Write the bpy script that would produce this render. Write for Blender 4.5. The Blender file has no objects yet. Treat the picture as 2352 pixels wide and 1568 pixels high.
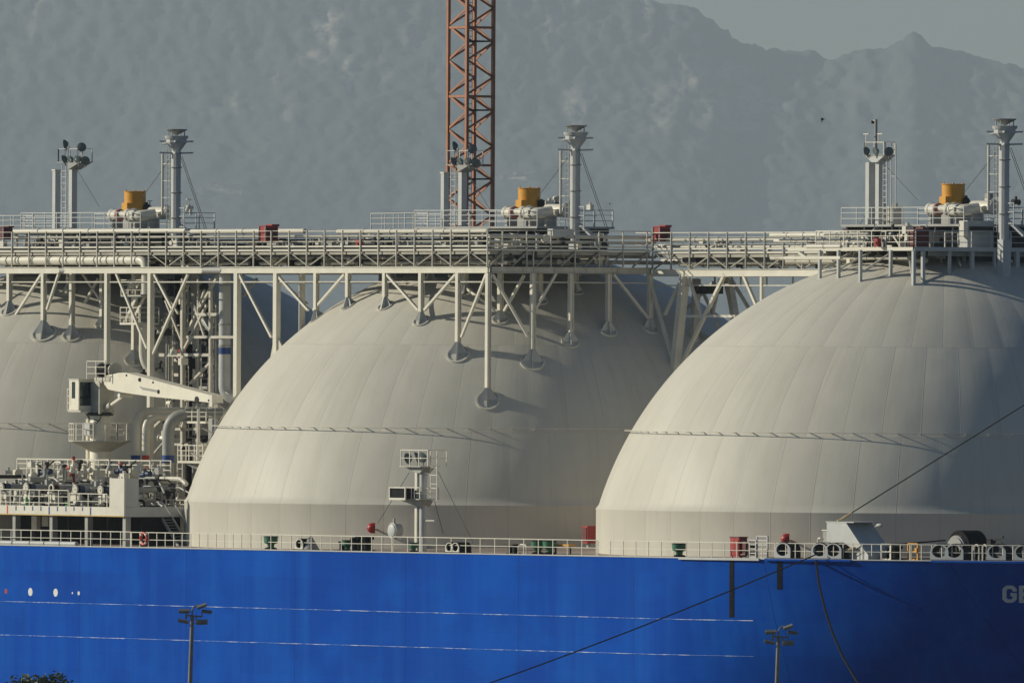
import bpy, bmesh, math, random
from math import sin, cos, tan, atan, atan2, sqrt, radians, pi, floor
from mathutils import Vector, Matrix, noise as mnoise

rnd = random.Random(7)
scene = bpy.context.scene
COL = scene.collection

# ------------------------------------------------------------------ camera model and ship frame
F = 40280.0          # focal length in units of a 2352-wide frame
HC = 31.0            # eye height above the water
HY = 800.0           # row of the horizon in a 2352 x 1568 frame
ROLL = radians(0.30)
TH = radians(56.0)   # angle between the ship's axis and the picture plane
ca, sa = cos(TH), sin(TH)
Y2 = 1127.6
X2 = (1197 - 1176) / F * Y2
PITCH = -atan((784 - HY) / F)
cr, sr = cos(ROLL), sin(ROLL)
FW = Vector((0, cos(PITCH), sin(PITCH)))
U0 = Vector((0, -sin(PITCH), cos(PITCH)))
R0 = Vector((1, 0, 0))
CR = cr * R0 + sr * U0
CU = -sr * R0 + cr * U0


def ray(px, py):
    return FW + (px - 1176) / F * CR + (784 - py) / F * CU


def s2w(p):
    s, y, z = p
    return Vector((X2 + s * ca + y * sa, Y2 - s * sa + y * ca, z))


def w2s(p):
    dx, dy = p[0] - X2, p[1] - Y2
    return Vector((dx * ca - dy * sa, dx * sa + dy * ca, p[2]))


C0 = w2s((0, 0, HC))


def _sd(px, py):
    d = ray(px, py)
    return Vector((d[0] * ca - d[1] * sa, d[0] * sa + d[1] * ca, d[2]))


def P(px, py, y):
    """the point of the vertical plane y = const of the ship that is seen at (px, py)"""
    d = _sd(px, py)
    t = (y - C0[1]) / d[1]
    return Vector((C0[0] + d[0] * t, y, HC + d[2] * t))


def Ps(px, py, s):
    d = _sd(px, py)
    t = (s - C0[0]) / d[0]
    return Vector((s, C0[1] + d[1] * t, HC + d[2] * t))


def PW(px, py, Y):
    d = ray(px, py)
    t = Y / d[1]
    return Vector((d[0] * t, Y, HC + d[2] * t))


def proj(p):
    w = s2w(p) - Vector((0, 0, HC))
    d = w.dot(FW)
    return (1176 + F * w.dot(CR) / d, 784 - F * w.dot(CU) / d)


# ship dimensions
ZDK = 18.2           # deck edge
ZK = 21.1            # knuckle of the tank covers
ZC = 14.8            # centre of the spherical caps
RD = 22.4            # their radius
CS = (-46.85, 0.0, 47.0)


def zdeck(s):
    return 18.12 + 0.0022 * (s + 24)


def halfb(s, z):
    b = 24.0
    s0 = 52.0 - 0.5 * max(0.0, 18.3 - z)
    if s > s0:
        k = 0.0128 * (1 + 0.075 * max(0.0, 18.3 - z))
        b -= k * (s - s0) ** 2
    return max(b, 0.4)


def edge(px, inset=0.3, z=None):
    """point of the deck edge (inset metres inboard) seen at column px"""
    lo, hi = -120.0, 95.0
    for _ in range(50):
        m = (lo + hi) / 2
        zz = zdeck(m)
        if proj((m, -halfb(m, zz) + inset, zz))[0] < px:
            lo = m
        else:
            hi = m
    s = (lo + hi) / 2
    zz = zdeck(s)
    return Vector((s, -halfb(s, zz) + inset, zz))


def dome_z(s, y, c):
    return ZC + sqrt(max(0.0, RD * RD - (s - c) ** 2 - y * y))


def dome_hit(px, py, c):
    d = _sd(px, py)
    o = C0 - Vector((c, 0, ZC))
    a = d.dot(d); b = 2 * o.dot(d); q = o.dot(o) - RD * RD
    D = b * b - 4 * a * q
    if D < 0:
        return None
    t = (-b - sqrt(D)) / 2 / a
    return C0 + d * t


def shell_at(px, z, lo=-80.0, hi=98.0):
    """station of the shell seen at column px at height z"""
    for _ in range(40):
        m = (lo + hi) / 2
        if proj((m, -halfb(m, z), z))[0] < px:
            lo = m
        else:
            hi = m
    return (lo + hi) / 2


# ------------------------------------------------------------------ mesh builder
class MB:
    def __init__(self):
        self.v = []
        self.f = []

    def add(self, vs, fs):
        n = len(self.v)
        self.v += [Vector(p) for p in vs]
        self.f += [tuple(i + n for i in q) for q in fs]
        return self

    def box(self, x0, x1, y0, y1, z0, z1):
        x0, x1 = min(x0, x1), max(x0, x1); y0, y1 = min(y0, y1), max(y0, y1); z0, z1 = min(z0, z1), max(z0, z1)
        vs = [(x, y, z) for x in (x0, x1) for y in (y0, y1) for z in (z0, z1)]
        return self.add(vs, [(0, 1, 3, 2), (4, 6, 7, 5), (0, 4, 5, 1), (2, 3, 7, 6), (0, 2, 6, 4), (1, 5, 7, 3)])

    def cbox(self, c, sx, sy, sz):
        return self.box(c[0] - sx / 2, c[0] + sx / 2, c[1] - sy / 2, c[1] + sy / 2, c[2] - sz / 2, c[2] + sz / 2)

    def bar(self, p0, p1, w, h=None, up=(0, 0, 1)):
        p0, p1 = Vector(p0), Vector(p1)
        h = w if h is None else h
        t = (p1 - p0)
        if t.length < 1e-6:
            return self
        t.normalize()
        up = Vector(up)
        if abs(t.dot(up)) > 0.98:
            up = Vector((0, 1, 0))
        a = t.cross(up).normalized() * (w / 2)
        b = a.cross(t).normalized() * (h / 2)
        vs = [p + i * a + j * b for p in (p0, p1) for i, j in ((-1, -1), (1, -1), (1, 1), (-1, 1))]
        return self.add(vs, [(0, 1, 2, 3), (7, 6, 5, 4), (0, 4, 5, 1), (1, 5, 6, 2), (2, 6, 7, 3), (3, 7, 4, 0)])

    def tube(self, pts, r, n=8, closed=False):
        pts = [Vector(p) for p in pts]
        m = len(pts)
        rs = r if isinstance(r, (list, tuple)) else [r] * m
        vs = []
        prev = None
        for i, p in enumerate(pts):
            if closed:
                t = pts[(i + 1) % m] - pts[i - 1]
            else:
                t = pts[min(i + 1, m - 1)] - pts[max(i - 1, 0)]
            t.normalize()
            if prev is None:
                up = Vector((0, 0, 1)) if abs(t.z) < 0.9 else Vector((1, 0, 0))
                a = t.cross(up).normalized()
            else:
                a = (prev - t * prev.dot(t)).normalized()
            prev = a
            b = t.cross(a)
            for k in range(n):
                an = 2 * pi * k / n
                vs.append(p + rs[i] * (cos(an) * a + sin(an) * b))
        fs = []
        for i in range(m if closed else m - 1):
            j = (i + 1) % m
            for k in range(n):
                l = (k + 1) % n
                fs.append((i * n + k, i * n + l, j * n + l, j * n + k))
        if not closed:
            fs.append(tuple(range(n - 1, -1, -1)))
            fs.append(tuple((m - 1) * n + k for k in range(n)))
        return self.add(vs, fs)

    def cone(self, p0, p1, r0, r1, n=14):
        return self.tube([p0, p1], [max(r0, 1e-3), max(r1, 1e-3)], n)

    def lathe(self, prof, c, n=32, cap=True):
        vs, fs = [], []
        for r, z in prof:
            for k in range(n):
                a = 2 * pi * k / n
                vs.append((c[0] + r * cos(a), c[1] + r * sin(a), c[2] + z))
        m = len(prof)
        for i in range(m - 1):
            for k in range(n):
                l = (k + 1) % n
                fs.append((i * n + k, i * n + l, (i + 1) * n + l, (i + 1) * n + k))
        if cap:
            fs.append(tuple(range(n - 1, -1, -1)))
            fs.append(tuple((m - 1) * n + k for k in range(n)))
        return self.add(vs, fs)

    def prism(self, pts, vec):
        pts = [Vector(p) for p in pts]
        vec = Vector(vec)
        n = len(pts)
        vs = pts + [p + vec for p in pts]
        fs = [tuple(range(n)), tuple(range(2 * n - 1, n - 1, -1))]
        fs += [(i, (i + 1) % n, n + (i + 1) % n, n + i) for i in range(n)]
        return self.add(vs, fs)

    def loft_ring(self, outer, inner, vec):
        """a plate with a hole, extruded along vec"""
        n = len(outer)
        vec = Vector(vec)
        o = [Vector(p) for p in outer]; i_ = [Vector(p) for p in inner]
        vs = o + i_ + [p + vec for p in o] + [p + vec for p in i_]
        fs = []
        for k in range(n):
            l = (k + 1) % n
            fs += [(k, l, n + l, n + k), (2 * n + k, 3 * n + k, 3 * n + l, 2 * n + l),
                   (k, 2 * n + k, 2 * n + l, l), (n + k, n + l, 3 * n + l, 3 * n + k)]
        return self.add(vs, fs)

    def ball(self, c, rx, ry=None, rz=None, nu=12, nv=8):
        ry = rx if ry is None else ry
        rz = rx if rz is None else rz
        vs = [(c[0], c[1], c[2] - rz)]
        for i in range(1, nv):
            p = -pi / 2 + pi * i / nv
            for k in range(nu):
                a = 2 * pi * k / nu
                vs.append((c[0] + rx * cos(p) * cos(a), c[1] + ry * cos(p) * sin(a), c[2] + rz * sin(p)))
        vs.append((c[0], c[1], c[2] + rz))
        fs = [(0, 1 + (k + 1) % nu, 1 + k) for k in range(nu)]
        for i in range(nv - 2):
            for k in range(nu):
                l = (k + 1) % nu
                fs.append((1 + i * nu + k, 1 + i * nu + l, 1 + (i + 1) * nu + l, 1 + (i + 1) * nu + k))
        t = len(vs) - 1
        b = 1 + (nv - 2) * nu
        fs += [(t, b + k, b + (k + 1) % nu) for k in range(nu)]
        return self.add(vs, fs)


def fillet(pts, R, k=6):
    """a polyline with its corners rounded"""
    pts = [Vector(p) for p in pts]
    out = [pts[0]]
    for i in range(1, len(pts) - 1):
        a, b, c = pts[i - 1], pts[i], pts[i + 1]
        u, w = (a - b), (c - b)
        d = min(R, u.length * .49, w.length * .49)
        p, q = b + u.normalized() * d, b + w.normalized() * d
        for j in range(k + 1):
            t = j / k
            out.append((1 - t) ** 2 * p + 2 * t * (1 - t) * b + t * t * q)
    out.append(pts[-1])
    return out


def mesh_of(mb, name, mat, origin, sharp=35, flat=False):
    me = bpy.data.meshes.new(name)
    o = Vector(origin)
    me.from_pydata([tuple(p - o) for p in mb.v], [], mb.f)
    bm = bmesh.new()
    bm.from_mesh(me)
    bmesh.ops.recalc_face_normals(bm, faces=bm.faces)
    bm.to_mesh(me)
    bm.free()
    if not flat:
        for p in me.polygons:
            p.use_smooth = True
        me.set_sharp_from_angle(angle=radians(sharp))
    me.materials.append(mat)
    return me


def tag(o, label=None, cat=None, group=None, kind=None):
    if label: o['label'] = label
    if cat: o['category'] = cat
    if group: o['group'] = group
    if kind: o['kind'] = kind
    return o


def place_root(o, base, frame):
    if frame == 's':
        o.location = s2w(base)
        o.rotation_euler = (0, 0, -TH)
    else:
        o.location = base


class Thing:
    """an Empty at the thing's base that parents its parts"""

    def __init__(self, name, label, cat, base, group=None, frame='s', kind=None):
        self.b = Vector(base)
        o = bpy.data.objects.new(name, None)
        o.empty_display_size = 0.3
        place_root(o, self.b, frame)
        COL.objects.link(o)
        self.o = o
        tag(o, label, cat, group, kind)

    def part(self, name, mb, mat, parent=None, origin=None, sharp=35, label=None, flat=False):
        org = self.b if origin is None else Vector(origin)
        me = mesh_of(mb, name, mat, org, sharp, flat)
        return self.link(name, me, org, parent, label)

    def link(self, name, me, org, parent=None, label=None):
        o = bpy.data.objects.new(name, me)
        COL.objects.link(o)
        if parent is None:
            o.parent = self.o
            o.location = Vector(org) - self.b
        else:
            o.parent = parent
            o.location = Vector(org) - (self.b + parent.location)
        if label:
            o['label'] = label
        return o


def single(name, mb, mat, base, label, cat, group=None, frame='s', kind=None, sharp=35, flat=False):
    me = mesh_of(mb, name, mat, base, sharp, flat)
    o = bpy.data.objects.new(name, me)
    place_root(o, Vector(base), frame)
    COL.objects.link(o)
    tag(o, label, cat, group, kind)
    return o


def copy_thing(o, loc, label=None, parent=None):
    c = o.copy()
    COL.objects.link(c)
    if parent is None:
        c.location = loc
    else:
        c.parent = parent
    if label:
        c['label'] = label
    for ch in o.children:
        copy_thing(ch, None, None, c)
    return c


# ------------------------------------------------------------------ materials
M = {}


def nodes_of(name):
    m = bpy.data.materials.new(name)
    m.use_nodes = True
    nt = m.node_tree
    return m, nt, nt.nodes['Principled BSDF']


def N(nt, kind, **kw):
    n = nt.nodes.new(kind)
    for k, v in kw.items():
        setattr(n, k, v)
    return n


def math_node(nt, op, a, b=None, c=None):
    n = N(nt, 'ShaderNodeMath', operation=op)
    for i, x in enumerate((a, b, c)):
        if x is None:
            continue
        if isinstance(x, (int, float)):
            n.inputs[i].default_value = x
        else:
            nt.links.new(x, n.inputs[i])
    return n.outputs[0]


def mix_col(nt, fac, a, b, blend='MIX'):
    n = N(nt, 'ShaderNodeMix', data_type='RGBA', blend_type=blend)
    for sock, x in ((n.inputs['Factor'], fac), (n.inputs[6], a), (n.inputs[7], b)):
        if isinstance(x, (int, float)):
            sock.default_value = x
        elif isinstance(x, tuple):
            sock.default_value = x + (1,) if len(x) == 3 else x
        else:
            nt.links.new(x, sock)
    return n.outputs[2]


def noise_node(nt, vec, scale, detail=4, rough=.55):
    n = N(nt, 'ShaderNodeTexNoise')
    n.inputs['Scale'].default_value = scale
    n.inputs['Detail'].default_value = detail
    n.inputs['Roughness'].default_value = rough
    nt.links.new(vec, n.inputs['Vector'])
    return n.outputs['Fac']


def ramp(nt, fac, a, b):
    n = N(nt, 'ShaderNodeMapRange')
    n.inputs['From Min'].default_value = a
    n.inputs['From Max'].default_value = b
    nt.links.new(fac, n.inputs['Value'])
    return n.outputs[0]


def mapping(nt, vec, sc):
    n = N(nt, 'ShaderNodeMapping')
    n.inputs['Scale'].default_value = sc
    nt.links.new(vec, n.inputs['Vector'])
    return n.outputs[0]


def paint(key, col, rough=.5, var=.12, scale=1.3, streak=.0, streakcol=(.16, .08, .035), bump=.0, metal=0., spec=.5):
    m, nt, b = nodes_of(key)
    tc = N(nt, 'ShaderNodeTexCoord').outputs['Object']
    n1 = noise_node(nt, tc, scale, 5)
    dark = tuple(c * (1 - var * 1.6) for c in col)
    lite = tuple(min(1, c * (1 + var * .7)) for c in col)
    c = mix_col(nt, ramp(nt, n1, .3, .7), dark, lite)
    if streak:
        st = noise_node(nt, mapping(nt, tc, (2.2, 2.2, .22)), 2.0, 6, .65)
        c = mix_col(nt, math_node(nt, 'MULTIPLY', ramp(nt, st, .56, .78), streak), c, streakcol)
    nt.links.new(c, b.inputs['Base Color'])
    r2 = ramp(nt, noise_node(nt, tc, scale * 3, 3), .25, .75)
    nt.links.new(math_node(nt, 'MULTIPLY_ADD', r2, .18, rough - .09), b.inputs['Roughness'])
    b.inputs['Metallic'].default_value = metal
    b.inputs['Specular IOR Level'].default_value = spec
    if bump:
        bp = N(nt, 'ShaderNodeBump')
        bp.inputs['Distance'].default_value = bump
        bp.inputs['Strength'].default_value = .6
        nt.links.new(noise_node(nt, tc, scale * 4, 5), bp.inputs['Height'])
        nt.links.new(bp.outputs[0], b.inputs['Normal'])
    M[key] = m
    return m


CREAM = (.72, .685, .585)
paint('cream', CREAM, .45, .06, .8, .18, (.30, .19, .09))
paint('cream_worn', (.56, .53, .45), .5, .12, 1.2, .4, (.24, .13, .06))
paint('gallery_shade', (.36, .34, .28), .55, .15, 1.2, .3)  # cream steel darkened for the shade inside the gallery
paint('white_paint', (.86, .81, .67), .4, .05, 1.0, .12, (.35, .22, .1))
paint('steel_grey', (.36, .36, .34), .5, .12, 1.0, .25)
paint('pale_grey', (.52, .53, .52), .5, .07, 1.0, .12)
paint('dark_steel', (.06, .06, .06), .55, .3, 2.0, .2, spec=.08)
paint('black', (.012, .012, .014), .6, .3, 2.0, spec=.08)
paint('rubber', (.02, .02, .022), .8, .3, 3.0, spec=.08)
paint('red', (.36, .018, .016), .45, .12, 2.0)
paint('dark_red', (.13, .012, .012), .5, .2, 2.0)
paint('bright_red', (.62, .06, .04), .45, .1, 2.0)
paint('orange_paint', (.43, .16, .07), .55, .14, 1.2, .2, (.18, .06, .03))
paint('yellow', (.72, .34, .025), .45, .08, 1.5, .12, (.30, .12, .02))
paint('blue_band', (.012, .06, .26), .45, .1, 2.0)
paint('actuator_blue', (.02, .045, .12), .4, .15, 2.0)
paint('green', (.03, .17, .09), .5, .15, 3.0)
paint('bright_green', (.06, .45, .12), .5, .1, 3.0)
paint('rope', (.11, .105, .075), .9, .3, 8.0, spec=.08)
paint('rope_tan', (.42, .33, .2), .9, .2, 8.0)
paint('wire', (.11, .11, .11), .6, .2, 4.0)
paint('lamp_shell', (.13, .15, .14), .45, .2, 3.0)
paint('lamp_glass', (.14, .17, .17), .15, .1, 3.0)
paint('window_glass', (.025, .05, .045), .06, .2, 1.0)
paint('deck_paint', (.34, .27, .23), .75, .12, .35, .0, bump=.01)
paint('grating', (.16, .15, .13), .7, .2, 2.0)
paint('hull_mark_white', (.75, .75, .72), .5, .06, 3.0)
paint('letter_white', (.72, .73, .75), .5, .06, 1.0)
paint('concrete', (.10, .10, .10), .9, .15, .3, .1, bump=.02)
paint('lamp_metal', (.20, .20, .18), .5, .2, 2.0)
paint('bark', (.09, .06, .04), .9, .3, 3.0, bump=.03)
paint('pink_cable', (.45, .17, .14), .7, .1, 4.0)
paint('tray_ochre', (.55, .38, .10), .55, .1, 2.0)


def hull_material():
    m, nt, b = nodes_of('hull_paint')
    tc = N(nt, 'ShaderNodeTexCoord').outputs['Object']
    big = noise_node(nt, mapping(nt, tc, (.06, .06, .09)), 1.0, 4)
    c = mix_col(nt, ramp(nt, big, .3, .7), (.0010, .056, .36), (.0014, .076, .45))
    st = noise_node(nt, mapping(nt, tc, (.55, .55, .035)), 1.0, 6, .6)
    c = mix_col(nt, math_node(nt, 'MULTIPLY', ramp(nt, st, .46, .72), .52), c, (.012, .14, .56))
    sp0 = N(nt, 'ShaderNodeSeparateXYZ')
    nt.links.new(tc, sp0.inputs[0])
    cx = N(nt, 'ShaderNodeCombineXYZ')
    nt.links.new(math_node(nt, 'FLOOR', math_node(nt, 'MULTIPLY', math_node(nt, 'ADD', sp0.outputs[0], 8.7), 1 / 12.6)), cx.inputs[0])
    nt.links.new(math_node(nt, 'FLOOR', math_node(nt, 'MULTIPLY', math_node(nt, 'ADD', sp0.outputs[2], 1.925), 1 / 2.05)), cx.inputs[1])
    wn = N(nt, 'ShaderNodeTexWhiteNoise', noise_dimensions='2D')
    nt.links.new(cx.outputs[0], wn.inputs['Vector'])
    c = mix_col(nt, math_node(nt, 'MULTIPLY', wn.outputs['Value'], .40), c, (.001, .045, .30))
    bl = noise_node(nt, mapping(nt, tc, (.22, .22, .30)), 1.0, 3, .5)
    c = mix_col(nt, math_node(nt, 'MULTIPLY', ramp(nt, bl, .48, .66), .48), c, (.004, .105, .52))
    rs = noise_node(nt, mapping(nt, tc, (1.6, 1.6, .10)), 1.0, 7, .7)
    c = mix_col(nt, math_node(nt, 'MULTIPLY', ramp(nt, rs, .68, .80), .28), c, (.03, .05, .14))
    fl = noise_node(nt, mapping(nt, tc, (1.2, 1.2, .5)), 1.0, 8, .75)
    c = mix_col(nt, math_node(nt, 'MULTIPLY', ramp(nt, fl, .67, .78), .4), c, (.12, .26, .60))
    sc = noise_node(nt, mapping(nt, tc, (.9, .9, 6.0)), 1.0, 5, .7)
    c = mix_col(nt, math_node(nt, 'MULTIPLY', ramp(nt, sc, .66, .74), .22), c, (.004, .06, .28))
    # plate butts and longitudinal seams
    sep = N(nt, 'ShaderNodeSeparateXYZ')
    nt.links.new(tc, sep.inputs[0])
    fx = math_node(nt, 'ABSOLUTE', math_node(nt, 'SUBTRACT', math_node(nt, 'FRACT', math_node(nt, 'MULTIPLY', math_node(nt, 'ADD', sep.outputs[0], 2.4), 1 / 12.6)), .5))
    fz = math_node(nt, 'ABSOLUTE', math_node(nt, 'SUBTRACT', math_node(nt, 'FRACT', math_node(nt, 'MULTIPLY', math_node(nt, 'ADD', sep.outputs[2], .9), 1 / 2.05)), .5))
    lx = ramp(nt, fx, .496, .5)
    lz = ramp(nt, fz, .485, .5)
    c = mix_col(nt, math_node(nt, 'MULTIPLY', lx, .7), c, (.002, .03, .15))
    c = mix_col(nt, math_node(nt, 'MULTIPLY', lz, .18), c, (.002, .03, .2))
    nt.links.new(c, b.inputs['Base Color'])
    b.inputs['Specular IOR Level'].default_value = .03
    nt.links.new(math_node(nt, 'MULTIPLY_ADD', big, .2, .42), b.inputs['Roughness'])
    bp = N(nt, 'ShaderNodeBump')
    bp.inputs['Strength'].default_value = .5
    bp.inputs['Distance'].default_value = .06
    h = noise_node(nt, mapping(nt, tc, (.35, .35, .5)), 1.0, 3)
    h = math_node(nt, 'MULTIPLY_ADD', math_node(nt, 'MAXIMUM', lx, math_node(nt, 'MULTIPLY', lz, .5)), .12, h)
    nt.links.new(h, bp.inputs['Height'])
    nt.links.new(bp.outputs[0], b.inputs['Normal'])
    M['hull'] = m


hull_material()


def seam_material():
    """weld bead whose glint is painted in: near-white stretches broken by hull blue"""
    m, nt, b = nodes_of('weld_bead')
    tc = N(nt, 'ShaderNodeTexCoord').outputs['Object']
    n = noise_node(nt, mapping(nt, tc, (.5, .5, .5)), 1.0, 6, .75)
    c = mix_col(nt, ramp(nt, n, .46, .62), (.01, .12, .48), (.72, .76, .8))
    nt.links.new(c, b.inputs['Base Color'])
    b.inputs['Roughness'].default_value = .4
    M['weld'] = m


seam_material()


def dome_material():
    m, nt, b = nodes_of('tank_cover_paint')
    tc = N(nt, 'ShaderNodeTexCoord').outputs['Object']
    sep = N(nt, 'ShaderNodeSeparateXYZ')
    nt.links.new(tc, sep.inputs[0])
    x, y, z = sep.outputs
    az = math_node(nt, 'ARCTAN2', y, x)
    # three rings of plates, each turned by half a plate
    ring = math_node(nt, 'ADD', math_node(nt, 'GREATER_THAN', z, 4.6), math_node(nt, 'GREATER_THAN', z, 10.1))
    u = math_node(nt, 'ADD', math_node(nt, 'MULTIPLY', az, 50 / (2 * pi)), math_node(nt, 'MULTIPLY', ring, .5))
    fu = math_node(nt, 'FRACT', math_node(nt, 'ADD', u, 100))
    du = math_node(nt, 'ABSOLUTE', math_node(nt, 'SUBTRACT', fu, .5))
    seam = ramp(nt, du, .485, .499)
    def hz(z0, w):
        return ramp(nt, math_node(nt, 'MULTIPLY', math_node(nt, 'ABSOLUTE', math_node(nt, 'SUBTRACT', z, z0)), -1), -w, -w * .3)
    hs = math_node(nt, 'MULTIPLY', math_node(nt, 'MAXIMUM', hz(10.1, .05), hz(4.6, .04)), .45)
    line = math_node(nt, 'MAXIMUM', seam, hs)
    wn = N(nt, 'ShaderNodeTexWhiteNoise', noise_dimensions='2D')
    cmb = N(nt, 'ShaderNodeCombineXYZ')
    nt.links.new(math_node(nt, 'FLOOR', u), cmb.inputs[0])
    nt.links.new(ring, cmb.inputs[1])
    nt.links.new(cmb.outputs[0], wn.inputs['Vector'])
    pv = wn.outputs['Value']
    n1 = noise_node(nt, tc, .22, 5)
    c = mix_col(nt, ramp(nt, n1, .3, .7), (.585, .56, .485), (.66, .635, .555))
    c = mix_col(nt, math_node(nt, 'MULTIPLY', pv, .34), c, (.50, .475, .415))
    n3 = noise_node(nt, mapping(nt, tc, (.5, .5, .16)), 1.0, 6, .62)
    c = mix_col(nt, math_node(nt, 'MULTIPLY', ramp(nt, n3, .5, .74), .10), c, (.47, .42, .34))
    # rain streaks run down the plates
    cs = N(nt, 'ShaderNodeCombineXYZ')
    nt.links.new(math_node(nt, 'MULTIPLY', az, 26.0), cs.inputs[0])
    nt.links.new(math_node(nt, 'MULTIPLY', z, .12), cs.inputs[1])
    st = noise_node(nt, cs.outputs[0], 1.6, 6, .65)
    c = mix_col(nt, math_node(nt, 'MULTIPLY', ramp(nt, st, .5, .8), .34), c, (.43, .38, .29))
    c = mix_col(nt, math_node(nt, 'MULTIPLY', math_node(nt, 'MULTIPLY', line, ramp(nt, n1, .3, .6)), .38), c, (.33, .30, .24))
    nt.links.new(c, b.inputs['Base Color'])
    b.inputs['Roughness'].default_value = .5
    b.inputs['Specular IOR Level'].default_value = .2
    bp = N(nt, 'ShaderNodeBump')
    bp.inputs['Strength'].default_value = 1.0
    bp.inputs['Distance'].default_value = .10
    plate = math_node(nt, 'MULTIPLY', math_node(nt, 'MULTIPLY', du, du), -.5)
    h = math_node(nt, 'ADD', plate, math_node(nt, 'MULTIPLY', seam, .06))
    h = math_node(nt, 'ADD', h, math_node(nt, 'MULTIPLY', hs, .06))
    h = math_node(nt, 'ADD', h, math_node(nt, 'MULTIPLY', noise_node(nt, tc, .17, 2), 1.0))
    h = math_node(nt, 'ADD', h, math_node(nt, 'MULTIPLY', math_node(nt, 'MULTIPLY', pv, fu), .12))
    nt.links.new(h, bp.inputs['Height'])
    nt.links.new(bp.outputs[0], b.inputs['Normal'])
    M['dome'] = m


dome_material()


def leaf_material():
    m, nt, b = nodes_of('leaves')
    tc = N(nt, 'ShaderNodeTexCoord').outputs['Object']
    n = noise_node(nt, tc, 1.5, 4)
    c = mix_col(nt, ramp(nt, n, .3, .7), (.03, .055, .012), (.09, .12, .03))
    nt.links.new(c, b.inputs['Base Color'])
    b.inputs['Roughness'].default_value = .6
    M['leaf'] = m


leaf_material()


def water_material():
    m, nt, b = nodes_of('sea_water')
    tc = N(nt, 'ShaderNodeTexCoord').outputs['Object']
    b.inputs['Base Color'].default_value = (.01, .03, .04, 1)
    b.inputs['Roughness'].default_value = .12
    bp = N(nt, 'ShaderNodeBump')
    bp.inputs['Strength'].default_value = .5
    bp.inputs['Distance'].default_value = .4
    nt.links.new(noise_node(nt, tc, .25, 6), bp.inputs['Height'])
    nt.links.new(bp.outputs[0], b.inputs['Normal'])
    M['water'] = m


water_material()


def mountain_material():
    m, nt, b = nodes_of('mountain_slope')
    tc = N(nt, 'ShaderNodeTexCoord').outputs['Object']
    at = N(nt, 'ShaderNodeAttribute', attribute_name='rock')
    n = noise_node(nt, mapping(nt, tc, (.009 / 1.7, .004 / 1.7, .009 / 1.7)), 1.0, 9, .62)
    c = mix_col(nt, ramp(nt, n, .28, .76), (.12, .145, .135), (.20, .21, .195))  # scrub and limestone tones, lightened to make up for thinner haze
    n2 = noise_node(nt, mapping(nt, tc, (.035 / 1.7, .012 / 1.7, .020 / 1.7)), 1.0, 9, .7)
    rock = math_node(nt, 'MULTIPLY', at.outputs['Fac'], ramp(nt, n2, .38, .54))
    c = mix_col(nt, rock, c, (.85, .74, .62))
    nt.links.new(c, b.inputs['Base Color'])
    b.inputs['Roughness'].default_value = .95
    b.inputs['Specular IOR Level'].default_value = .1
    M['mountain'] = m


mountain_material()

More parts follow.
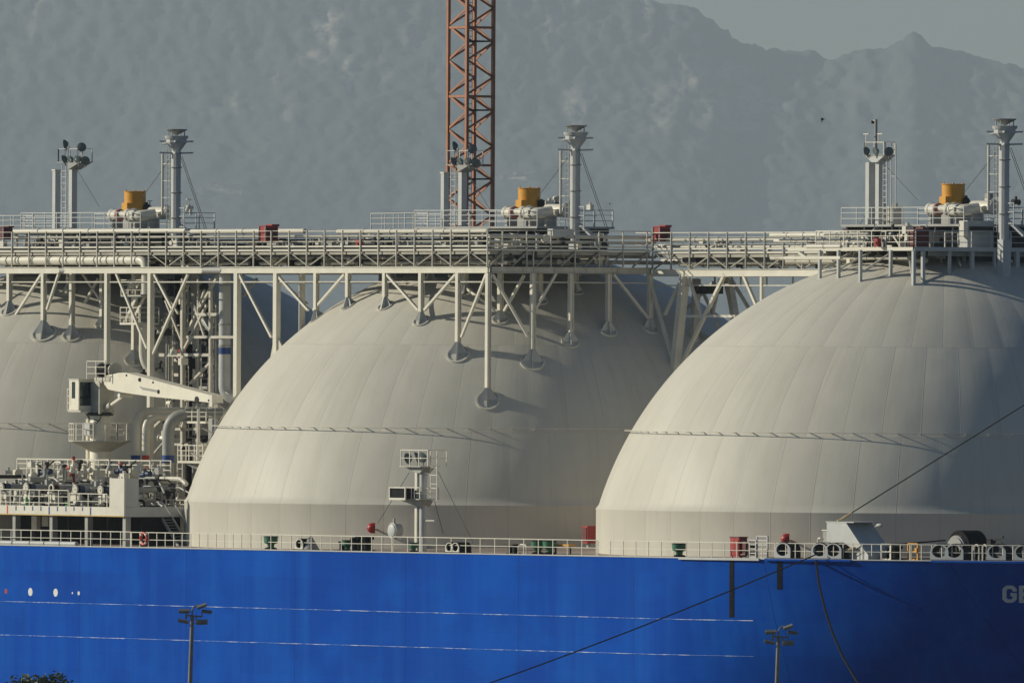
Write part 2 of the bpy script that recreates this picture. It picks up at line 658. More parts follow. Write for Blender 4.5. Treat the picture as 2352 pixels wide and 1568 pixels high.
# ================================================================== the ship's hull and deck
def build_ship():
    T = Thing('gas_carrier', 'long blue hull and deck of the moored gas carrier', 'ship', (0, 0, 0))
    mb = MB()
    ss = [-75 + 5 * i for i in range(25)] + [50 + 1.0 * i for i in range(51)]
    zs = [-3, 0, 4, 8, 10, 12, 14, 15.5, 17, None]
    grid = []
    for s in ss:
        row = []
        for z in zs:
            zz = zdeck(s) if z is None else z
            row.append((s, -halfb(s, zz), zz))
        grid.append(row)
    n = len(zs)
    vs = [p for r in grid for p in r]
    vs2 = [(p[0], -p[1], p[2]) for p in vs]
    fs = []
    for i in range(len(ss) - 1):
        for j in range(n - 1):
            fs.append((i * n + j, (i + 1) * n + j, (i + 1) * n + j + 1, i * n + j + 1))
    mb.add(vs, fs)
    mb.add(vs2, [q[::-1] for q in fs])
    # transom and stem close the shell
    k = len(vs)
    for i in (0, len(ss) - 1):
        for j in range(n - 1):
            mb.f.append((i * n + j, i * n + j + 1, k + i * n + j + 1, k + i * n + j))
    T.part('hull', mb, M['hull'], sharp=30)
    d = MB()
    ys = [-1, -.8, -.5, 0, .5, .8, 1]
    vs, fs = [], []
    for s in ss:
        for q in ys:
            z = zdeck(s)
            vs.append((s, q * (halfb(s, z) - .004), z - .02 + .35 * (1 - q * q)))
    m = len(ys)
    for i in range(len(ss) - 1):
        for j in range(m - 1):
            fs.append((i * m + j, (i + 1) * m + j, (i + 1) * m + j + 1, i * m + j + 1))
    d.add(vs, fs)
    T.part('main_deck', d, M['deck_paint'])
    # gunwale flat bar along the deck edge
    g = MB()
    pts = []
    for i in range(110):
        s = -70 + 1.5 * i
        z = zdeck(s)
        pts.append((s, -halfb(s, z) - .01, z + .01))
    g.tube(pts, .045, 6)
    T.part('gunwale_bar', g, M['pale_grey'])
    # two weld beads along the side shell
    for a, b in (((0, 1380), (1690, 1425)), ((0, 1457), (1680, 1507))):
        w = MB()
        p0, p1 = P(*a, -24.0), P(*b, -24.0)
        pp = []
        for i in range(61):
            p = p0.lerp(p1, i / 60)
            pp.append((p.x, -halfb(p.x, p.z) - .005, p.z + rnd.uniform(-.006, .006)))
        w.tube(pp, .023, 6)
        T.part('weld_bead', w, M['weld'])
    # black vertical strips
    for px, y0, y1, wd in ((1681, 1297, 1428, .36), (1791, 1297, 1364, .36)):
        e = edge(px, 0)
        k2 = 36.9
        z1 = zdeck(e.x) - .02
        z0 = z1 - (y1 - y0) / k2
        w = MB()
        vs, fs = [], []
        for i in range(9):
            z = z1 + (z0 - z1) * i / 8
            for ds in (-wd / 2, wd / 2):
                for off in (-.025, .06):
                    su = shell_at(px, z) + ds
                    vs.append((su, -halfb(su, z) + off, z))
        for i in range(8):
            k = 4 * i
            fs += [(k, k + 2, k + 6, k + 4), (k + 1, k + 5, k + 7, k + 3), (k, k + 4, k + 5, k + 1), (k + 2, k + 3, k + 7, k + 6)]
        fs += [(0, 1, 3, 2), (32, 34, 35, 33)]
        w.add(vs, fs)
        T.part('rubbing_strip', w, M['black'])
    # white and red discs painted on the side
    for px, py, r, mt in ((14, 1357, .17, 'red'), (70, 1358.5, .26, 'hull_mark_white'), (128, 1360, .26, 'hull_mark_white'),
                          (166.5, 1361, .07, 'hull_mark_white'), (181, 1361.5, .13, 'hull_mark_white')):
        p = P(px, py, -24.0)
        w = MB()
        w.tube([(p.x, -23.98, p.z), (p.x, -24.012, p.z)], r, 20)
        T.part('painted_disc', w, M[mt])
    # lip plates under the chocks
    for a, b, mt in ((1561, 1745, 'pale_grey'), (1758, 1955, 'hull'), (2140, 2360, 'hull')):
        w = MB()
        pa = [edge(a + (b - a) * i / 8, -.06) for i in range(9)]
        for i in range(8):
            w.bar(pa[i] + Vector((0, 0, -.03)), pa[i + 1] + Vector((0, 0, -.03)), .22, .13)
        T.part('lip_plate', w, M[mt])
    # grey split pipes lying on the edge at the manifold
    for a, b in ((-40, 30), (33, 70), (72.5, 103), (105.5, 139), (141.5, 176)):
        w = MB()
        w.tube([edge(a, .08) + Vector((0, 0, .16)), edge(b, .08) + Vector((0, 0, .16))], .15, 12)
        T.part('edge_pipe', w, M['pale_grey'])
    # name on the bow, letters built of strokes that follow the shell
    def letter(strokes, u0, v0):
        w = MB()
        for st in strokes:
            pts = []
            for i in range(len(st) - 1):
                for j in range(4):
                    pts.append((st[i][0] + (st[i + 1][0] - st[i][0]) * j / 4, st[i][1] + (st[i + 1][1] - st[i][1]) * j / 4))
            pts.append(st[-1])
            # ribbon of constant width
            L = []
            for i, p in enumerate(pts):
                q0 = pts[max(0, i - 1)]; q1 = pts[min(len(pts) - 1, i + 1)]
                tx, tz = q1[0] - q0[0], q1[1] - q0[1]
                l = math.hypot(tx, tz)
                nx, nz = -tz / l * .105, tx / l * .105
                L.append(((p[0] + nx, p[1] + nz), (p[0] - nx, p[1] - nz)))
            vs, fs = [], []
            for A, B in L:
                for q in (A, B):
                    for off in (.02, -.012):
                        z = v0 + q[1]
                        sq = u0 + q[0]
                        s = shell_at(proj((sq, -halfb(sq, v0 + .55), v0 + .55))[0], z)
                        vs.append((s, -halfb(s, z) + off, z))
            for i in range(len(L) - 1):
                a = 4 * i
                fs += [(a + 1, a + 3, a + 7, a + 5), (a, a + 4, a + 6, a + 2), (a, a + 1, a + 5, a + 4), (a + 2, a + 6, a + 7, a + 3)]
            fs += [(0, 2, 3, 1), (4 * len(L) - 4, 4 * len(L) - 3, 4 * len(L) - 1, 4 * len(L) - 2)]
            w.add(vs, fs)
        return w
    e = edge(2305, 0)
    # find the station whose shell is seen at the letter's column and height
    zt = e.z - (1351 - 1296) / 38.2
    s0 = shell_at(2304, zt - .55)
    H = 1.05
    W = .74
    t = .105
    G = [[(W - t, H - .36), (W - t, H - .25), (W - .24, H - t), (.24, H - t), (t, H - .24), (t, .24), (.24, t), (W - .24, t), (W - t, .24), (W - t, .50)],
         [(.42, .50), (W, .50)]]
    EE = [[(t, .0), (t, H)], [(2 * t, H - t), (W - .1, H - t)], [(2 * t, H / 2), (W - .2, H / 2)], [(2 * t, t), (W - .1, t)]]
    T.part('name_letter', letter(G, s0, zt - H), M['letter_white'], label='white letter G of the ship name')
    T.part('name_letter', letter(EE, s0 + W + .12, zt - H), M['letter_white'], label='white letter E of the ship name')
    return T


build_ship()


# ================================================================== tank covers
def build_tank():
    c = CS[1]
    T = Thing('tank_cover', 'cream domed tank cover in the middle, between the pipe risers and the largest dome', 'tank cover', (c, 0, ZK), 'domed cargo tank covers')
    prof = [(21.62, 0.0)]
    r0, z0 = 21.62, 0.0
    for i in range(1, 61):
        a = i / 60
        z = a * (ZC + RD - ZK)
        r = sqrt(max(0.0, RD * RD - (ZK + z - ZC) ** 2))
        prof.append((max(r, .01), z))
    mb = MB()
    mb.lathe([(21.52, -.02)] + prof, (c, 0, ZK), 200, cap=False)
    T.part('dome', mb, M['dome'], sharp=25)
    sk = MB()
    sk.lathe([(21.60, -3.3), (21.60, -.1), (21.625, -.04), (21.625, .0)], (c, 0, ZK), 200, cap=False)
    T.part('skirt', sk, M['dome'], sharp=30)
    # ring handrail
    zr = 25.95
    rr = sqrt(RD * RD - (zr - ZC) ** 2)
    h = MB()
    h.tube([(c + (rr + .42) * cos(2 * pi * i / 160), (rr + .42) * sin(2 * pi * i / 160), zr) for i in range(160)], .026, 6, closed=True)
    for i in range(88):
        a = 2 * pi * (i + .3) / 88
        h.bar((c + (rr - .02) * cos(a), (rr - .02) * sin(a), zr - .05), (c + (rr + .42) * cos(a), (rr + .42) * sin(a), zr), .045, .045)
    T.part('ring_handrail', h, M['cream'])
    # weld rim below the platform
    return T


TANK = build_tank()
copy_thing(TANK.o, s2w((CS[0], 0, ZK)), 'cream domed tank cover behind the deck crane and the pipe risers')
copy_thing(TANK.o, s2w((CS[2], 0, ZK)), 'largest cream domed tank cover, above the ship name, its far flank in blue shade')


# ================================================================== generic pieces
_post_cache = {}


def walk(pts, step):
    """points about step apart along a polyline, both ends included"""
    out = []
    for i in range(len(pts) - 1):
        a, b = Vector(pts[i]), Vector(pts[i + 1])
        n = max(1, round((b - a).length / step))
        for j in range(n):
            out.append(a.lerp(b, j / n))
    out.append(Vector(pts[-1]))
    return out


def railing(T, pts, h=1.05, mids=(.36, .7), step=1.4, r=.027, mat='cream', pr=.032, posts=True, parent=None, closed=False):
    pts = [Vector(p) for p in pts]
    if closed:
        pts = pts + [pts[0]]
    mb = MB()
    for f in (1.0,) + tuple(mids):
        for i in range(len(pts) - 1):
            u = Vector((0, 0, h * f))
            mb.bar(pts[i] + u, pts[i + 1] + u, 2 * r if f == 1 else 1.5 * r, 2 * r if f == 1 else 1.5 * r)
    T.part('hand_rail', mb, M[mat], parent=parent)
    key = (round(h, 3), pr, mat)
    if key not in _post_cache:
        p = MB()
        p.box(-pr, pr, -pr * .8, pr * .8, 0, h)
        _post_cache[key] = mesh_of(p, 'rail_post', M[mat], (0, 0, 0))
    if posts:
        for p in walk(pts, step):
            T.link('rail_post', _post_cache[key], p, parent=parent)


def ladder(T, p0, p1, w=.42, mat='cream', along=(1, 0, 0), parent=None, step=.34, r=.025):
    p0, p1 = Vector(p0), Vector(p1)
    a = Vector(along).normalized() * (w / 2)
    mb = MB()
    mb.bar(p0 - a, p1 - a, r * 2); mb.bar(p0 + a, p1 + a, r * 2)
    n = max(2, int((p1 - p0).length / step))
    for i in range(1, n):
        q = p0.lerp(p1, i / n)
        mb.bar(q - a, q + a, r * 1.4)
    T.part('ladder', mb, M[mat], parent=parent)


def floodlight(T, c, d, size=.3, parent=None):
    """dished lamp at c looking along d"""
    c, d = Vector(c), Vector(d).normalized()
    mb = MB()
    mb.tube([c - d * size * .75, c - d * size * .35, c + d * size * .1], [size * .3, size * .75, size], 12)
    o = T.part('floodlight', mb, M['lamp_shell'], parent=parent, origin=c)
    g = MB()
    g.tube([c + d * size * .11, c + d * size * .15], [size * .86, size * .8], 12)
    if parent is None:
        T.part('lamp_glass', g, M['lamp_glass'], parent=o, origin=c)
    b = MB()
    b.bar(c - d * size * .3, c - d * size * .3 - Vector((0, 0, size * 1.5)), .06)
    if parent is None:
        T.part('bracket', b, M['lamp_shell'], parent=o, origin=c)


# ================================================================== the pipe walkway on its posts
ZG0, ZG1 = 35.76, 36.18      # lower girder
ZU = 37.35                   # upper deck
YF = -11.9                   # its outer edge


def girder(mb, p0, p1, z0=ZG0, z1=ZG1, n=1):
    """I-beam with stiffener plates"""
    p0, p1 = Vector(p0), Vector(p1)
    t = (p1 - p0); L = t.length; t.normalize()
    mb.bar((p0.x, p0.y, z0 + .02), (p1.x, p1.y, z0 + .02), .30, .04)
    mb.bar((p0.x, p0.y, z1 - .02), (p1.x, p1.y, z1 - .02), .30, .04)
    mb.bar((p0.x, p0.y, (z0 + z1) / 2), (p1.x, p1.y, (z0 + z1) / 2), .16, z1 - z0 - .09)
    k = max(1, int(L / 2.1))
    for i in range(k + 1):
        q = p0 + t * (L * i / k)
        mb.bar((q.x, q.y, z0 + .042), (q.x, q.y, z1 - .042), .27, .03)


def support_post(T, s, y, c, z_top=ZG0, w=.30, fan=.68, zf=None):
    """post down to the dome, its foot a ring pad with crossed gusset plates"""
    if zf is None:
        zf = dome_z(s, y, c)
    r = math.hypot(s - c, y)
    base = Vector((s, y, zf))
    nrm = Vector((s - c, y, zf - ZC)).normalized()
    rad = Vector((s - c, y, 0)).normalized()
    tan_ = Vector((-rad.y, rad.x, 0))
    mb = MB()
    zt = zf + fan * 1.05
    # wide-flange section: two flanges and a web
    mb.box(s - w / 2, s + w / 2, y - w / 2, y - w / 2 + .05, zt, z_top)
    mb.box(s - w / 2, s + w / 2, y + w / 2 - .05, y + w / 2, zt, z_top)
    mb.box(s - .07, s + .07, y - w / 2 + .052, y + w / 2 - .052, zt, z_top)
    o = T.part('support_post', mb, M['cream'], origin=(s, y, z_top))
    f = MB()
    slope = sqrt(max(0, 1 - nrm.z ** 2)) / max(.25, nrm.z)
    # fan plate across the slope
    top = base + Vector((0, 0, fan * 1.05))
    lo = base - nrm * .06
    f.prism([top + tan_ * w * .5 - rad * .03, lo + tan_ * fan - rad * .03, lo - tan_ * fan - rad * .03, top - tan_ * w * .5 - rad * .03], rad * .06)
    # fin down the slope
    dn = (rad - nrm * rad.dot(nrm)).normalized()
    f.prism([top + rad * w * .5 - tan_ * .03, base + dn * fan - nrm * .05 - tan_ * .03, base - dn * fan - nrm * .05 - tan_ * .03, top - rad * w * .5 - tan_ * .03], tan_ * .06)
    T.part('gusset_foot', f, M['pale_grey'], parent=o, origin=(s, y, z_top))
    g = MB()
    a = tan_
    b = nrm.cross(a)
    outer = [base + (fan * 1.04) * (cos(2 * pi * i / 24) * a + sin(2 * pi * i / 24) * b) - nrm * .2 for i in range(24)]
    inner = [base + (fan * .88) * (cos(2 * pi * i / 24) * a + sin(2 * pi * i / 24) * b) - nrm * .2 for i in range(24)]
    g.loft_ring(outer, inner, nrm * .27)
    T.part('foot_ring', g, M['cream'], parent=o, origin=(s, y, z_top))
    return o


def valve_meshes():
    out = []
    for k in range(5):
        mb = MB()
        if k == 0:
            mb.ball((0, 0, 0), .15, .15, .15, 10, 6); mb.tube([(0, 0, 0), (0, 0, .42)], .035, 6); mb.tube([(0, 0, .40), (0, 0, .44)], .16, 12)
        elif k == 1:
            mb.tube([(-.2, 0, 0), (.2, 0, 0)], .13, 10); mb.tube([(-.24, 0, 0), (-.2, 0, 0)], .2, 12); mb.tube([(.2, 0, 0), (.24, 0, 0)], .2, 12); mb.box(-.06, .06, -.06, .06, .1, .36)
        elif k == 2:
            mb.box(-.22, .22, -.15, .15, -.16, .2); mb.tube([(0, 0, .2), (0, 0, .34)], .09, 8)
        elif k == 3:
            mb.tube(fillet([(-.3, 0, -.1), (-.3, 0, .22), (.3, 0, .22), (.3, 0, -.1)], .14, 3), .05, 8)
        else:
            mb.tube([(0, 0, -.15), (0, 0, .3)], .1, 10); mb.tube([(-.18, 0, .3), (.18, 0, .3)], .12, 10)
        out.append(mb)
    return out


VALVES = [mesh_of(m, 'valve', M['cream'], (0, 0, 0)) for m in valve_meshes()]
VALVES_D = [mesh_of(m, 'valve', M['steel_grey'], (0, 0, 0)) for m in valve_meshes()]
VALVES_K = [mesh_of(m, 'valve', M['dark_steel'], (0, 0, 0)) for m in valve_meshes()]


def clutter(T, n, s0, s1, y0, y1, z0, z1, parent=None):
    for _ in range(n):
        p = Vector((rnd.uniform(s0, s1), rnd.uniform(y0, y1), rnd.uniform(z0, z1)))
        me = rnd.choice(VALVES * 2 + VALVES_D + VALVES_K)
        o = T.link('valve', me, p, parent=parent)
        o.rotation_euler = (0, 0, rnd.choice((0, pi / 2, pi, rnd.uniform(0, 6))))
        k = rnd.uniform(.75, 1.35)
        o.scale = (k, k, k)


def bolted_pipe(T, pts, r, mat='cream', step=2.1, name='pipe', fr=1.28, R=None):
    mb = MB()
    pp = fillet(pts, R or r * 2.2) if len(pts) > 2 else [Vector(p) for p in pts]
    mb.tube(pp, r, 12)
    a, b = Vector(pts[0]), Vector(pts[1])
    L = (b - a).length
    if step:
        for i in range(1, int(L / step)):
            q = a.lerp(b, i * step / L)
            d = (b - a).normalized() * .05
            mb.tube([q - d, q + d], r * fr, 12)
    return T.part(name, mb, M[mat])


def walkway_aft():
    S0, S1 = -52.0, 13.9
    T = Thing('pipe_walkway', 'long cream pipe walkway on posts over the far and middle domes', 'walkway', (S0, YF, ZG0))
    s_gap0, s_gap1 = P(138, 620, YF).x, P(150, 620, YF).x
    s_gap2, s_gap3 = P(466, 620, YF).x, P(510, 620, YF).x
    for a, b in ((S0, s_gap0), (s_gap1, s_gap2), (s_gap3, S1)):
        g = MB(); girder(g, (a, YF, 0), (b, YF, 0))
        T.part('main_girder', g, M['cream'])
    g = MB(); g.tube([(s_gap2, YF + .1, ZG0 + .2), (s_gap3, YF + .1, ZG0 + .2)], .22, 12)
    g.tube([(s_gap0, YF + .1, ZG0 + .2), (s_gap1, YF + .1, ZG0 + .2)], .2, 12)
    T.part('girder_link', g, M['steel_grey'])
    for y in (-8.5, -5.4, -2.5, .5):
        g = MB(); girder(g, (S0, y, 0), (S1, y, 0)); T.part('inner_girder', g, M['cream_worn'])
    for i in range(17):
        s = S1 - 4.15 * i
        if s < S0: break
        g = MB(); girder(g, (s, YF + .17, 0), (s, .35, 0), ZG0 + .015, ZG1 - .015); T.part('cross_girder', g, M['cream_worn'])
    # upper deck
    d = MB()
    d.box(S0, S1, YF + .1, -7.6, ZU - .06, ZU - .02)
    T.part('deck_grating', d, M['grating'])
    for ya, yb in ((-7.3, -4.9), (-4.5, -2.3), (-1.9, .4)):  # solid strips added to shade the dome tops, gaps let light patches through
        d = MB(); d.box(S0, S1, ya, yb, ZU - .06, ZU - .02); T.part('deck_grating', d, M['grating'])
    d = MB(); d.box(S0, S1, -8.35, -8.2, 36.62, 37.22); T.part('shade_strip', d, M['dark_steel'])  # dark strip added to stand for the shade under the deck
    for z, y, hh in ((ZU + .12, YF - .02, .10), (ZU - .12, YF, .11)):
        e = MB()
        e.box(S0, S1 + .05, y - .04, y + .04, z - hh / 2, z + hh / 2)
        e.box(S1 - .03, S1 + .05, y + .05, .5, z - hh / 2, z + hh / 2)
        T.part('toe_plate', e, M['cream'])
    e = MB()
    e.box(S0, S1, YF + .08, YF + .16, ZU - .40, ZU - .19)
    T.part('deck_beam', e, M['gallery_shade'])
    e = MB(); e.box(S0, S1, YF + .05, YF + .09, ZU - .06, ZU + .06); e.box(S0, S1, YF + .3, YF + .5, ZU - .62, ZU - .42); T.part('gap_shade', e, M['dark_steel'])  # dark fill painting the shaded gap between and below the toe plates
    # frame posts from girder to rail, cross pieces under the deck
    pm = MB(); pm.box(-.04, .04, -.04, .04, 0, 38.5 - ZG1)
    me = mesh_of(pm, 'frame_post', M['cream_worn'], (0, 0, 0))
    pk = MB(); pk.box(-.05, .05, -.05, .05, 0, ZU - .1 - ZG1)
    mk = mesh_of(pk, 'inner_post', M['cream_worn'], (0, 0, 0))
    i = 0
    s = S1
    while s > S0:
        T.link('frame_post', me, (s, YF - .1, ZG1))
        for y in (-8.5,):
            T.link('inner_post', mk, (s, y, ZG1))
        s -= 2.08
        i += 1
    # diagonals of the gallery
    for k in range(31):
        s = S1 - 2.08 * k
        if s - 2.08 < S0: break
        b = MB()
        if s > P(345, 600, YF).x:
            if k % 2:
                b.bar((s, YF + .05, ZU - .3), (s - 2.08, YF + .05, ZG1 + .03), .07)
            else:
                b.bar((s - 2.08, YF + .05, ZU - .3), (s, YF + .05, ZG1 + .03), .07)
            T.part('gallery_brace', b, M['gallery_shade'])
    # hand rails
    mb = MB()
    for f in (38.48, 38.12, 37.8):
        mb.bar((S0, YF - .03, f), (S1 + .03, YF - .03, f), .04 if f > 38.4 else .026)
        mb.bar((S0, -7.6, f), (S1, -7.6, f), .03)
        mb.bar((S1 + .03, YF - .03, f), (S1 + .03, .5, f), .055 if f > 38.4 else .04)
    T.part('hand_rail', mb, M['cream_worn'])
    # the forward side of the gallery, across the ship
    for i in range(7):
        y = YF + 1.0 + 1.85 * i
        T.link('frame_post', me, (S1 + .08, min(y, .45), ZG1))
        b = MB(); b.bar((S1 + .1, min(y, .4), ZU - .25), (S1 - .1, max(YF + .2, y - 1.0), ZG1 + .02), .1); T.part('gallery_brace', b, M['gallery_shade'])
    e = MB(); e.box(S1 - .16, S1 - .06, YF + .2, .5, ZU - .42, ZU - .2); T.part('deck_beam', e, M['gallery_shade'])
    for z, r, mt in ((36.5, .13, 'cream_worn'), (36.85, .09, 'steel_grey'), (37.75, .1, 'cream'), (38.1, .12, 'cream')):
        bolted_pipe(T, [(S1 - .9, YF + .6, z), (S1 - .9, 1.5, z)], r, mt, 2.2)
    clutter(T, 12, S1 - 1.6, S1 - .4, YF + 1, 0, 37.45, 37.9)
    clutter(T, 10, S1 - 1.3, S1 - .3, YF + 1, 0, 36.35, 36.9)
    m = MB(); m.box(S1 - 1.2, S1 - .6, -6.6, -5.0, 38.05, 38.6); T.part('locker', m, M['pale_grey'])
    # horizontal stringer below and braces, found on the face of the post row
    st = MB()
    for y in (YF, -8.5, -2.5):
        st.bar((S0, y, 35.2), (S1, y, 35.2), .06, .08)
    st.bar((S1, YF, 35.2), (S1, .5, 35.2), .06, .08)
    T.part('stringer', st, M['cream_worn'])
    for a, b, y in (((550, 630), (624, 774), YF), ((635.5, 630), (708, 712), YF), ((791.6, 630), (720, 712), YF), ((888.6, 630), (961, 712), YF),
                    ((1047, 630), (975, 712), YF), ((1117, 630), (1060, 774), YF),
                    ((96, 629), (30, 733), YF), ((136, 626), (108, 711), YF), ((-30, 640), (14, 735), YF),
                    ((355, 630), (398, 713), YF), ((432, 630), (352, 812), YF), ((267, 627), (338, 800), YF),
                    ((500, 632), (455, 712), -8.5), ((455, 712), (416, 790), -8.5),
                    ((111, 640), (162, 730), -8.5), ((226, 640), (176, 730), -8.5), ((190, 628), (246, 712), -8.5),
                    ((1031, 632), (1143, 715), -8.5), ((1204, 632), (1158, 715), -8.5), ((637, 640), (706, 700), -8.5),
                    ((560, 680), (590, 640), -2.5)):
        m = MB()
        m.bar(P(*a, y), P(*b, y), .16, .16)
        T.part('diagonal_brace', m, M['cream'])
    for a, b in (((1131, 630), (1212, 772)), ((1277, 628), (1226, 716)), ((1409, 630), (1488, 730))):
        m = MB()
        m.bar(Ps(*a, S1), Ps(*b, S1), .16, .16)
        T.part('diagonal_brace', m, M['cream'])
    # posts standing on the two domes
    for px, py in ((727, 738), (800, 705), (885, 705), (968, 742), (1053, 812), (1122, 912)):
        s = P(px, 620, YF).x
        support_post(T, s, YF, 0, fan=.55 if py < 760 else .74)
    for y, f in ((-8.5, .76), (-5.6, .58), (-2.7, .58), (.5, .58)):
        support_post(T, S1, y, 0, fan=f)
    for s, y in ((6.2, -8.5), (10.2, -8.5), (10.1, -5.4), (10.0, -2.6), (2.2, -8.5), (-2.0, -8.5)):
        support_post(T, s, y, 0, fan=.52)
    for px in (22, 101):
        support_post(T, P(px, 620, YF).x, YF, CS[0], fan=.62 if px < 60 else .82)
    for px, py, f in ((165, 770, .64), (308, 826, .62), (235, 745, .5)):
        h_ = dome_hit(px, py, CS[0])
        support_post(T, h_.x, h_.y, CS[0], fan=f)
    s = P(247, 620, YF).x
    m = MB(); m.box(s - .16, s + .16, YF - .15, YF + .15, dome_z(s, YF, CS[0]) - .1, ZG0); T.part('support_post', m, M['cream'])
    for s, y, f in ((CS[0] + 6.1, -8.5, .5), (CS[0] + 10, -5.4, .5)):
        support_post(T, s, y, CS[0], fan=f)
    # long posts between the two domes
    for px, zf, w in ((347, zdeck(-20) + .3, .34),):
        s = P(px, 620, YF).x
        m = MB(); m.box(s - w / 2, s + w / 2, YF - w / 2, YF + w / 2, zf, ZG0)
        T.part('support_post', m, M['cream'])
    for px, yb in ((545.5, 894), (636, 790)):
        s = P(px, 620, YF).x
        m = MB()
        zf = dome_z(s, YF, 0)
        m.box(s - .2, s + .2, YF - .17, YF + .17, zf - .1, ZG0)
        o = T.part('support_post', m, M['cream'])
        if px > 600:
            m = MB(); m.prism([(s - .25, YF - .05, zf + 1.0), (s + .25, YF - .05, zf + 1.0), (s + .75, YF - .05, dome_z(s + .75, YF, 0) - .05), (s - .75, YF - .05, dome_z(s - .75, YF, 0) - .05)], (0, .1, 0))
            T.part('gusset_foot', m, M['cream_worn'])
            m = MB(); m.box(s + .75, s + 1.05, YF + 1.2, YF + 1.5, dome_z(s + 1, YF + 1.2, 0) - .1, ZG0)
            T.part('support_post', m, M['cream'])
    # the thick insulated pipe with its collars, and its drop
    sE = P(336, 600, -11.55).x
    big = MB()
    zc_ = 36.62
    big.tube(fillet([(S0, -11.55, zc_), (sE, -11.55, zc_), (sE, -11.55, 34.4)], .75, 8), .31, 16)
    T.part('insulated_pipe', big, M['cream'])
    s = S0 + 1
    while s < sE - 1.5:
        m = MB(); m.tube([(s - .05, -11.55, zc_), (s + .05, -11.55, zc_)], .36, 16)
        T.part('pipe_collar', m, M['cream_worn'])
        s += 2.08 if rnd.random() < .6 else 1.5
    # gallery pipes, mostly darkened for the shade under the deck
    for y, z, r, a, b, mt in ((-10.6, 36.42, .12, sE + 1, S1, 'cream'), (-9.9, 36.55, .14, S0, S1, 'gallery_shade'), (-9.2, 36.85, .13, S0, S1, 'gallery_shade'),
                              (-10.9, 36.72, .07, sE + 1, S1, 'gallery_shade'), (-10.2, 36.95, .08, S0, S1, 'dark_steel'), (-6.5, 36.5, .18, S0, S1, 'gallery_shade'),
                              (-5.0, 36.6, .14, S0, S1, 'dark_steel'), (-3.6, 36.55, .2, S0, S1, 'gallery_shade')):
        bolted_pipe(T, [(a, y, z), (b, y, z)], r, mt, 2.6)
    # pipes above the deck
    for a, b, py, r, y in ((32, 428, 532, .165, -8.9), (440, 700, 532, .16, -8.9), (776, 1120, 532, .15, -8.9), (30, 1130, 546, .09, -9.6), (33, 1130, 558, .06, -10.2)):
        p0, p1 = P(a, py, y), P(b, py, y)
        bolted_pipe(T, [p0, (p1.x, y, p0.z)], r, 'cream' if r > .12 else 'gallery_shade', 3.1)
    for k in range(70):  # random clutter posts standing along the deck
        s = -45 + .83 * k + rnd.uniform(-.3, .3)
        yy = rnd.uniform(-11.2, -8.2)
        d = MB(); d.tube([(s, yy, 37.33), (s, yy, 37.5 + rnd.uniform(.1, .75))], rnd.choice((.03, .05, .08, .11)), 6); T.part('clutter_post', d, M[rnd.choice(('cream', 'pale_grey', 'dark_steel', 'steel_grey', 'cream', 'black'))])
    for k in range(44):
        s = -45 + 1.32 * k + rnd.uniform(-.4, .4)
        z0 = rnd.uniform(36.25, 36.9)
        d = MB(); d.tube(fillet([(s, -11.6, z0), (s, -11.6 + rnd.uniform(.2, .6), z0), (s + rnd.uniform(-.7, .7), -10.6, z0 + rnd.uniform(-.1, .35)), (s + rnd.uniform(-.9, .9), -8.6, z0)], .15, 2), rnd.choice((.03, .045, .07)), 6); T.part('branch_pipe', d, M[rnd.choice(('cream', 'gallery_shade', 'dark_steel', 'steel_grey'))])
    for z, y in ((37.62, -8.0), (37.9, -7.9)):
        d = MB(); d.box(-46, S1 - 2, y, y + .12, z - .09, z + .09); T.part('shade_strip', d, M['dark_steel'])  # dark strips added for the dark gaps behind the rails
    for k in range(26):
        s = -44 + 2.2 * k + rnd.uniform(-.5, .5)
        d = MB(); d.box(s, s + rnd.uniform(.3, 1.1), -9.0 - rnd.random(), -8.6, 37.36, 37.5 + rnd.uniform(.05, .35)); T.part('junction_box', d, M[rnd.choice(('dark_steel', 'steel_grey', 'black', 'cream_worn'))])  # mostly dark clutter boxes added in the gaps behind the rails
    for k in range(24):
        s = -44 + 2.4 * k + rnd.uniform(-.6, .6)
        d = MB(); d.box(s, s + rnd.uniform(.15, .5), -11.3 + rnd.random() * 2, -9.2, 36.22, 36.4 + rnd.uniform(.1, .6)); T.part('dark_clutter', d, M[rnd.choice(('dark_steel', 'steel_grey', 'black'))])  # dark clutter blocks added to deepen the shaded gallery
    clutter(T, 38, S0 + 2, S1 - 1, -11.3, -9.0, 37.5, 37.75)
    clutter(T, 30, sE + 2, S1 - 1, -11.3, -10.4, 36.4, 36.7)
    clutter(T, 14, S0, S1, -7, -2, 36.4, 36.9)
    # drooping cables
    for a, b, sag, y, mt in (((492, 566), (527, 567), 6, YF - .1, 'pink_cable'), ((1455, 568), (1500, 560), 4, YF, 'pink_cable'), ((1448, 580), (1495, 610), 20, YF - .2, 'pink_cable')):
        p0, p1 = P(*a, y), P(*b, y)
        pts = []
        for i in range(9):
            t = i / 8
            q = p0.lerp(p1, t); q.z -= 4 * t * (1 - t) * sag / 36
            pts.append(q)
    # red hose boxes are things of their own
    return T


WA = walkway_aft()


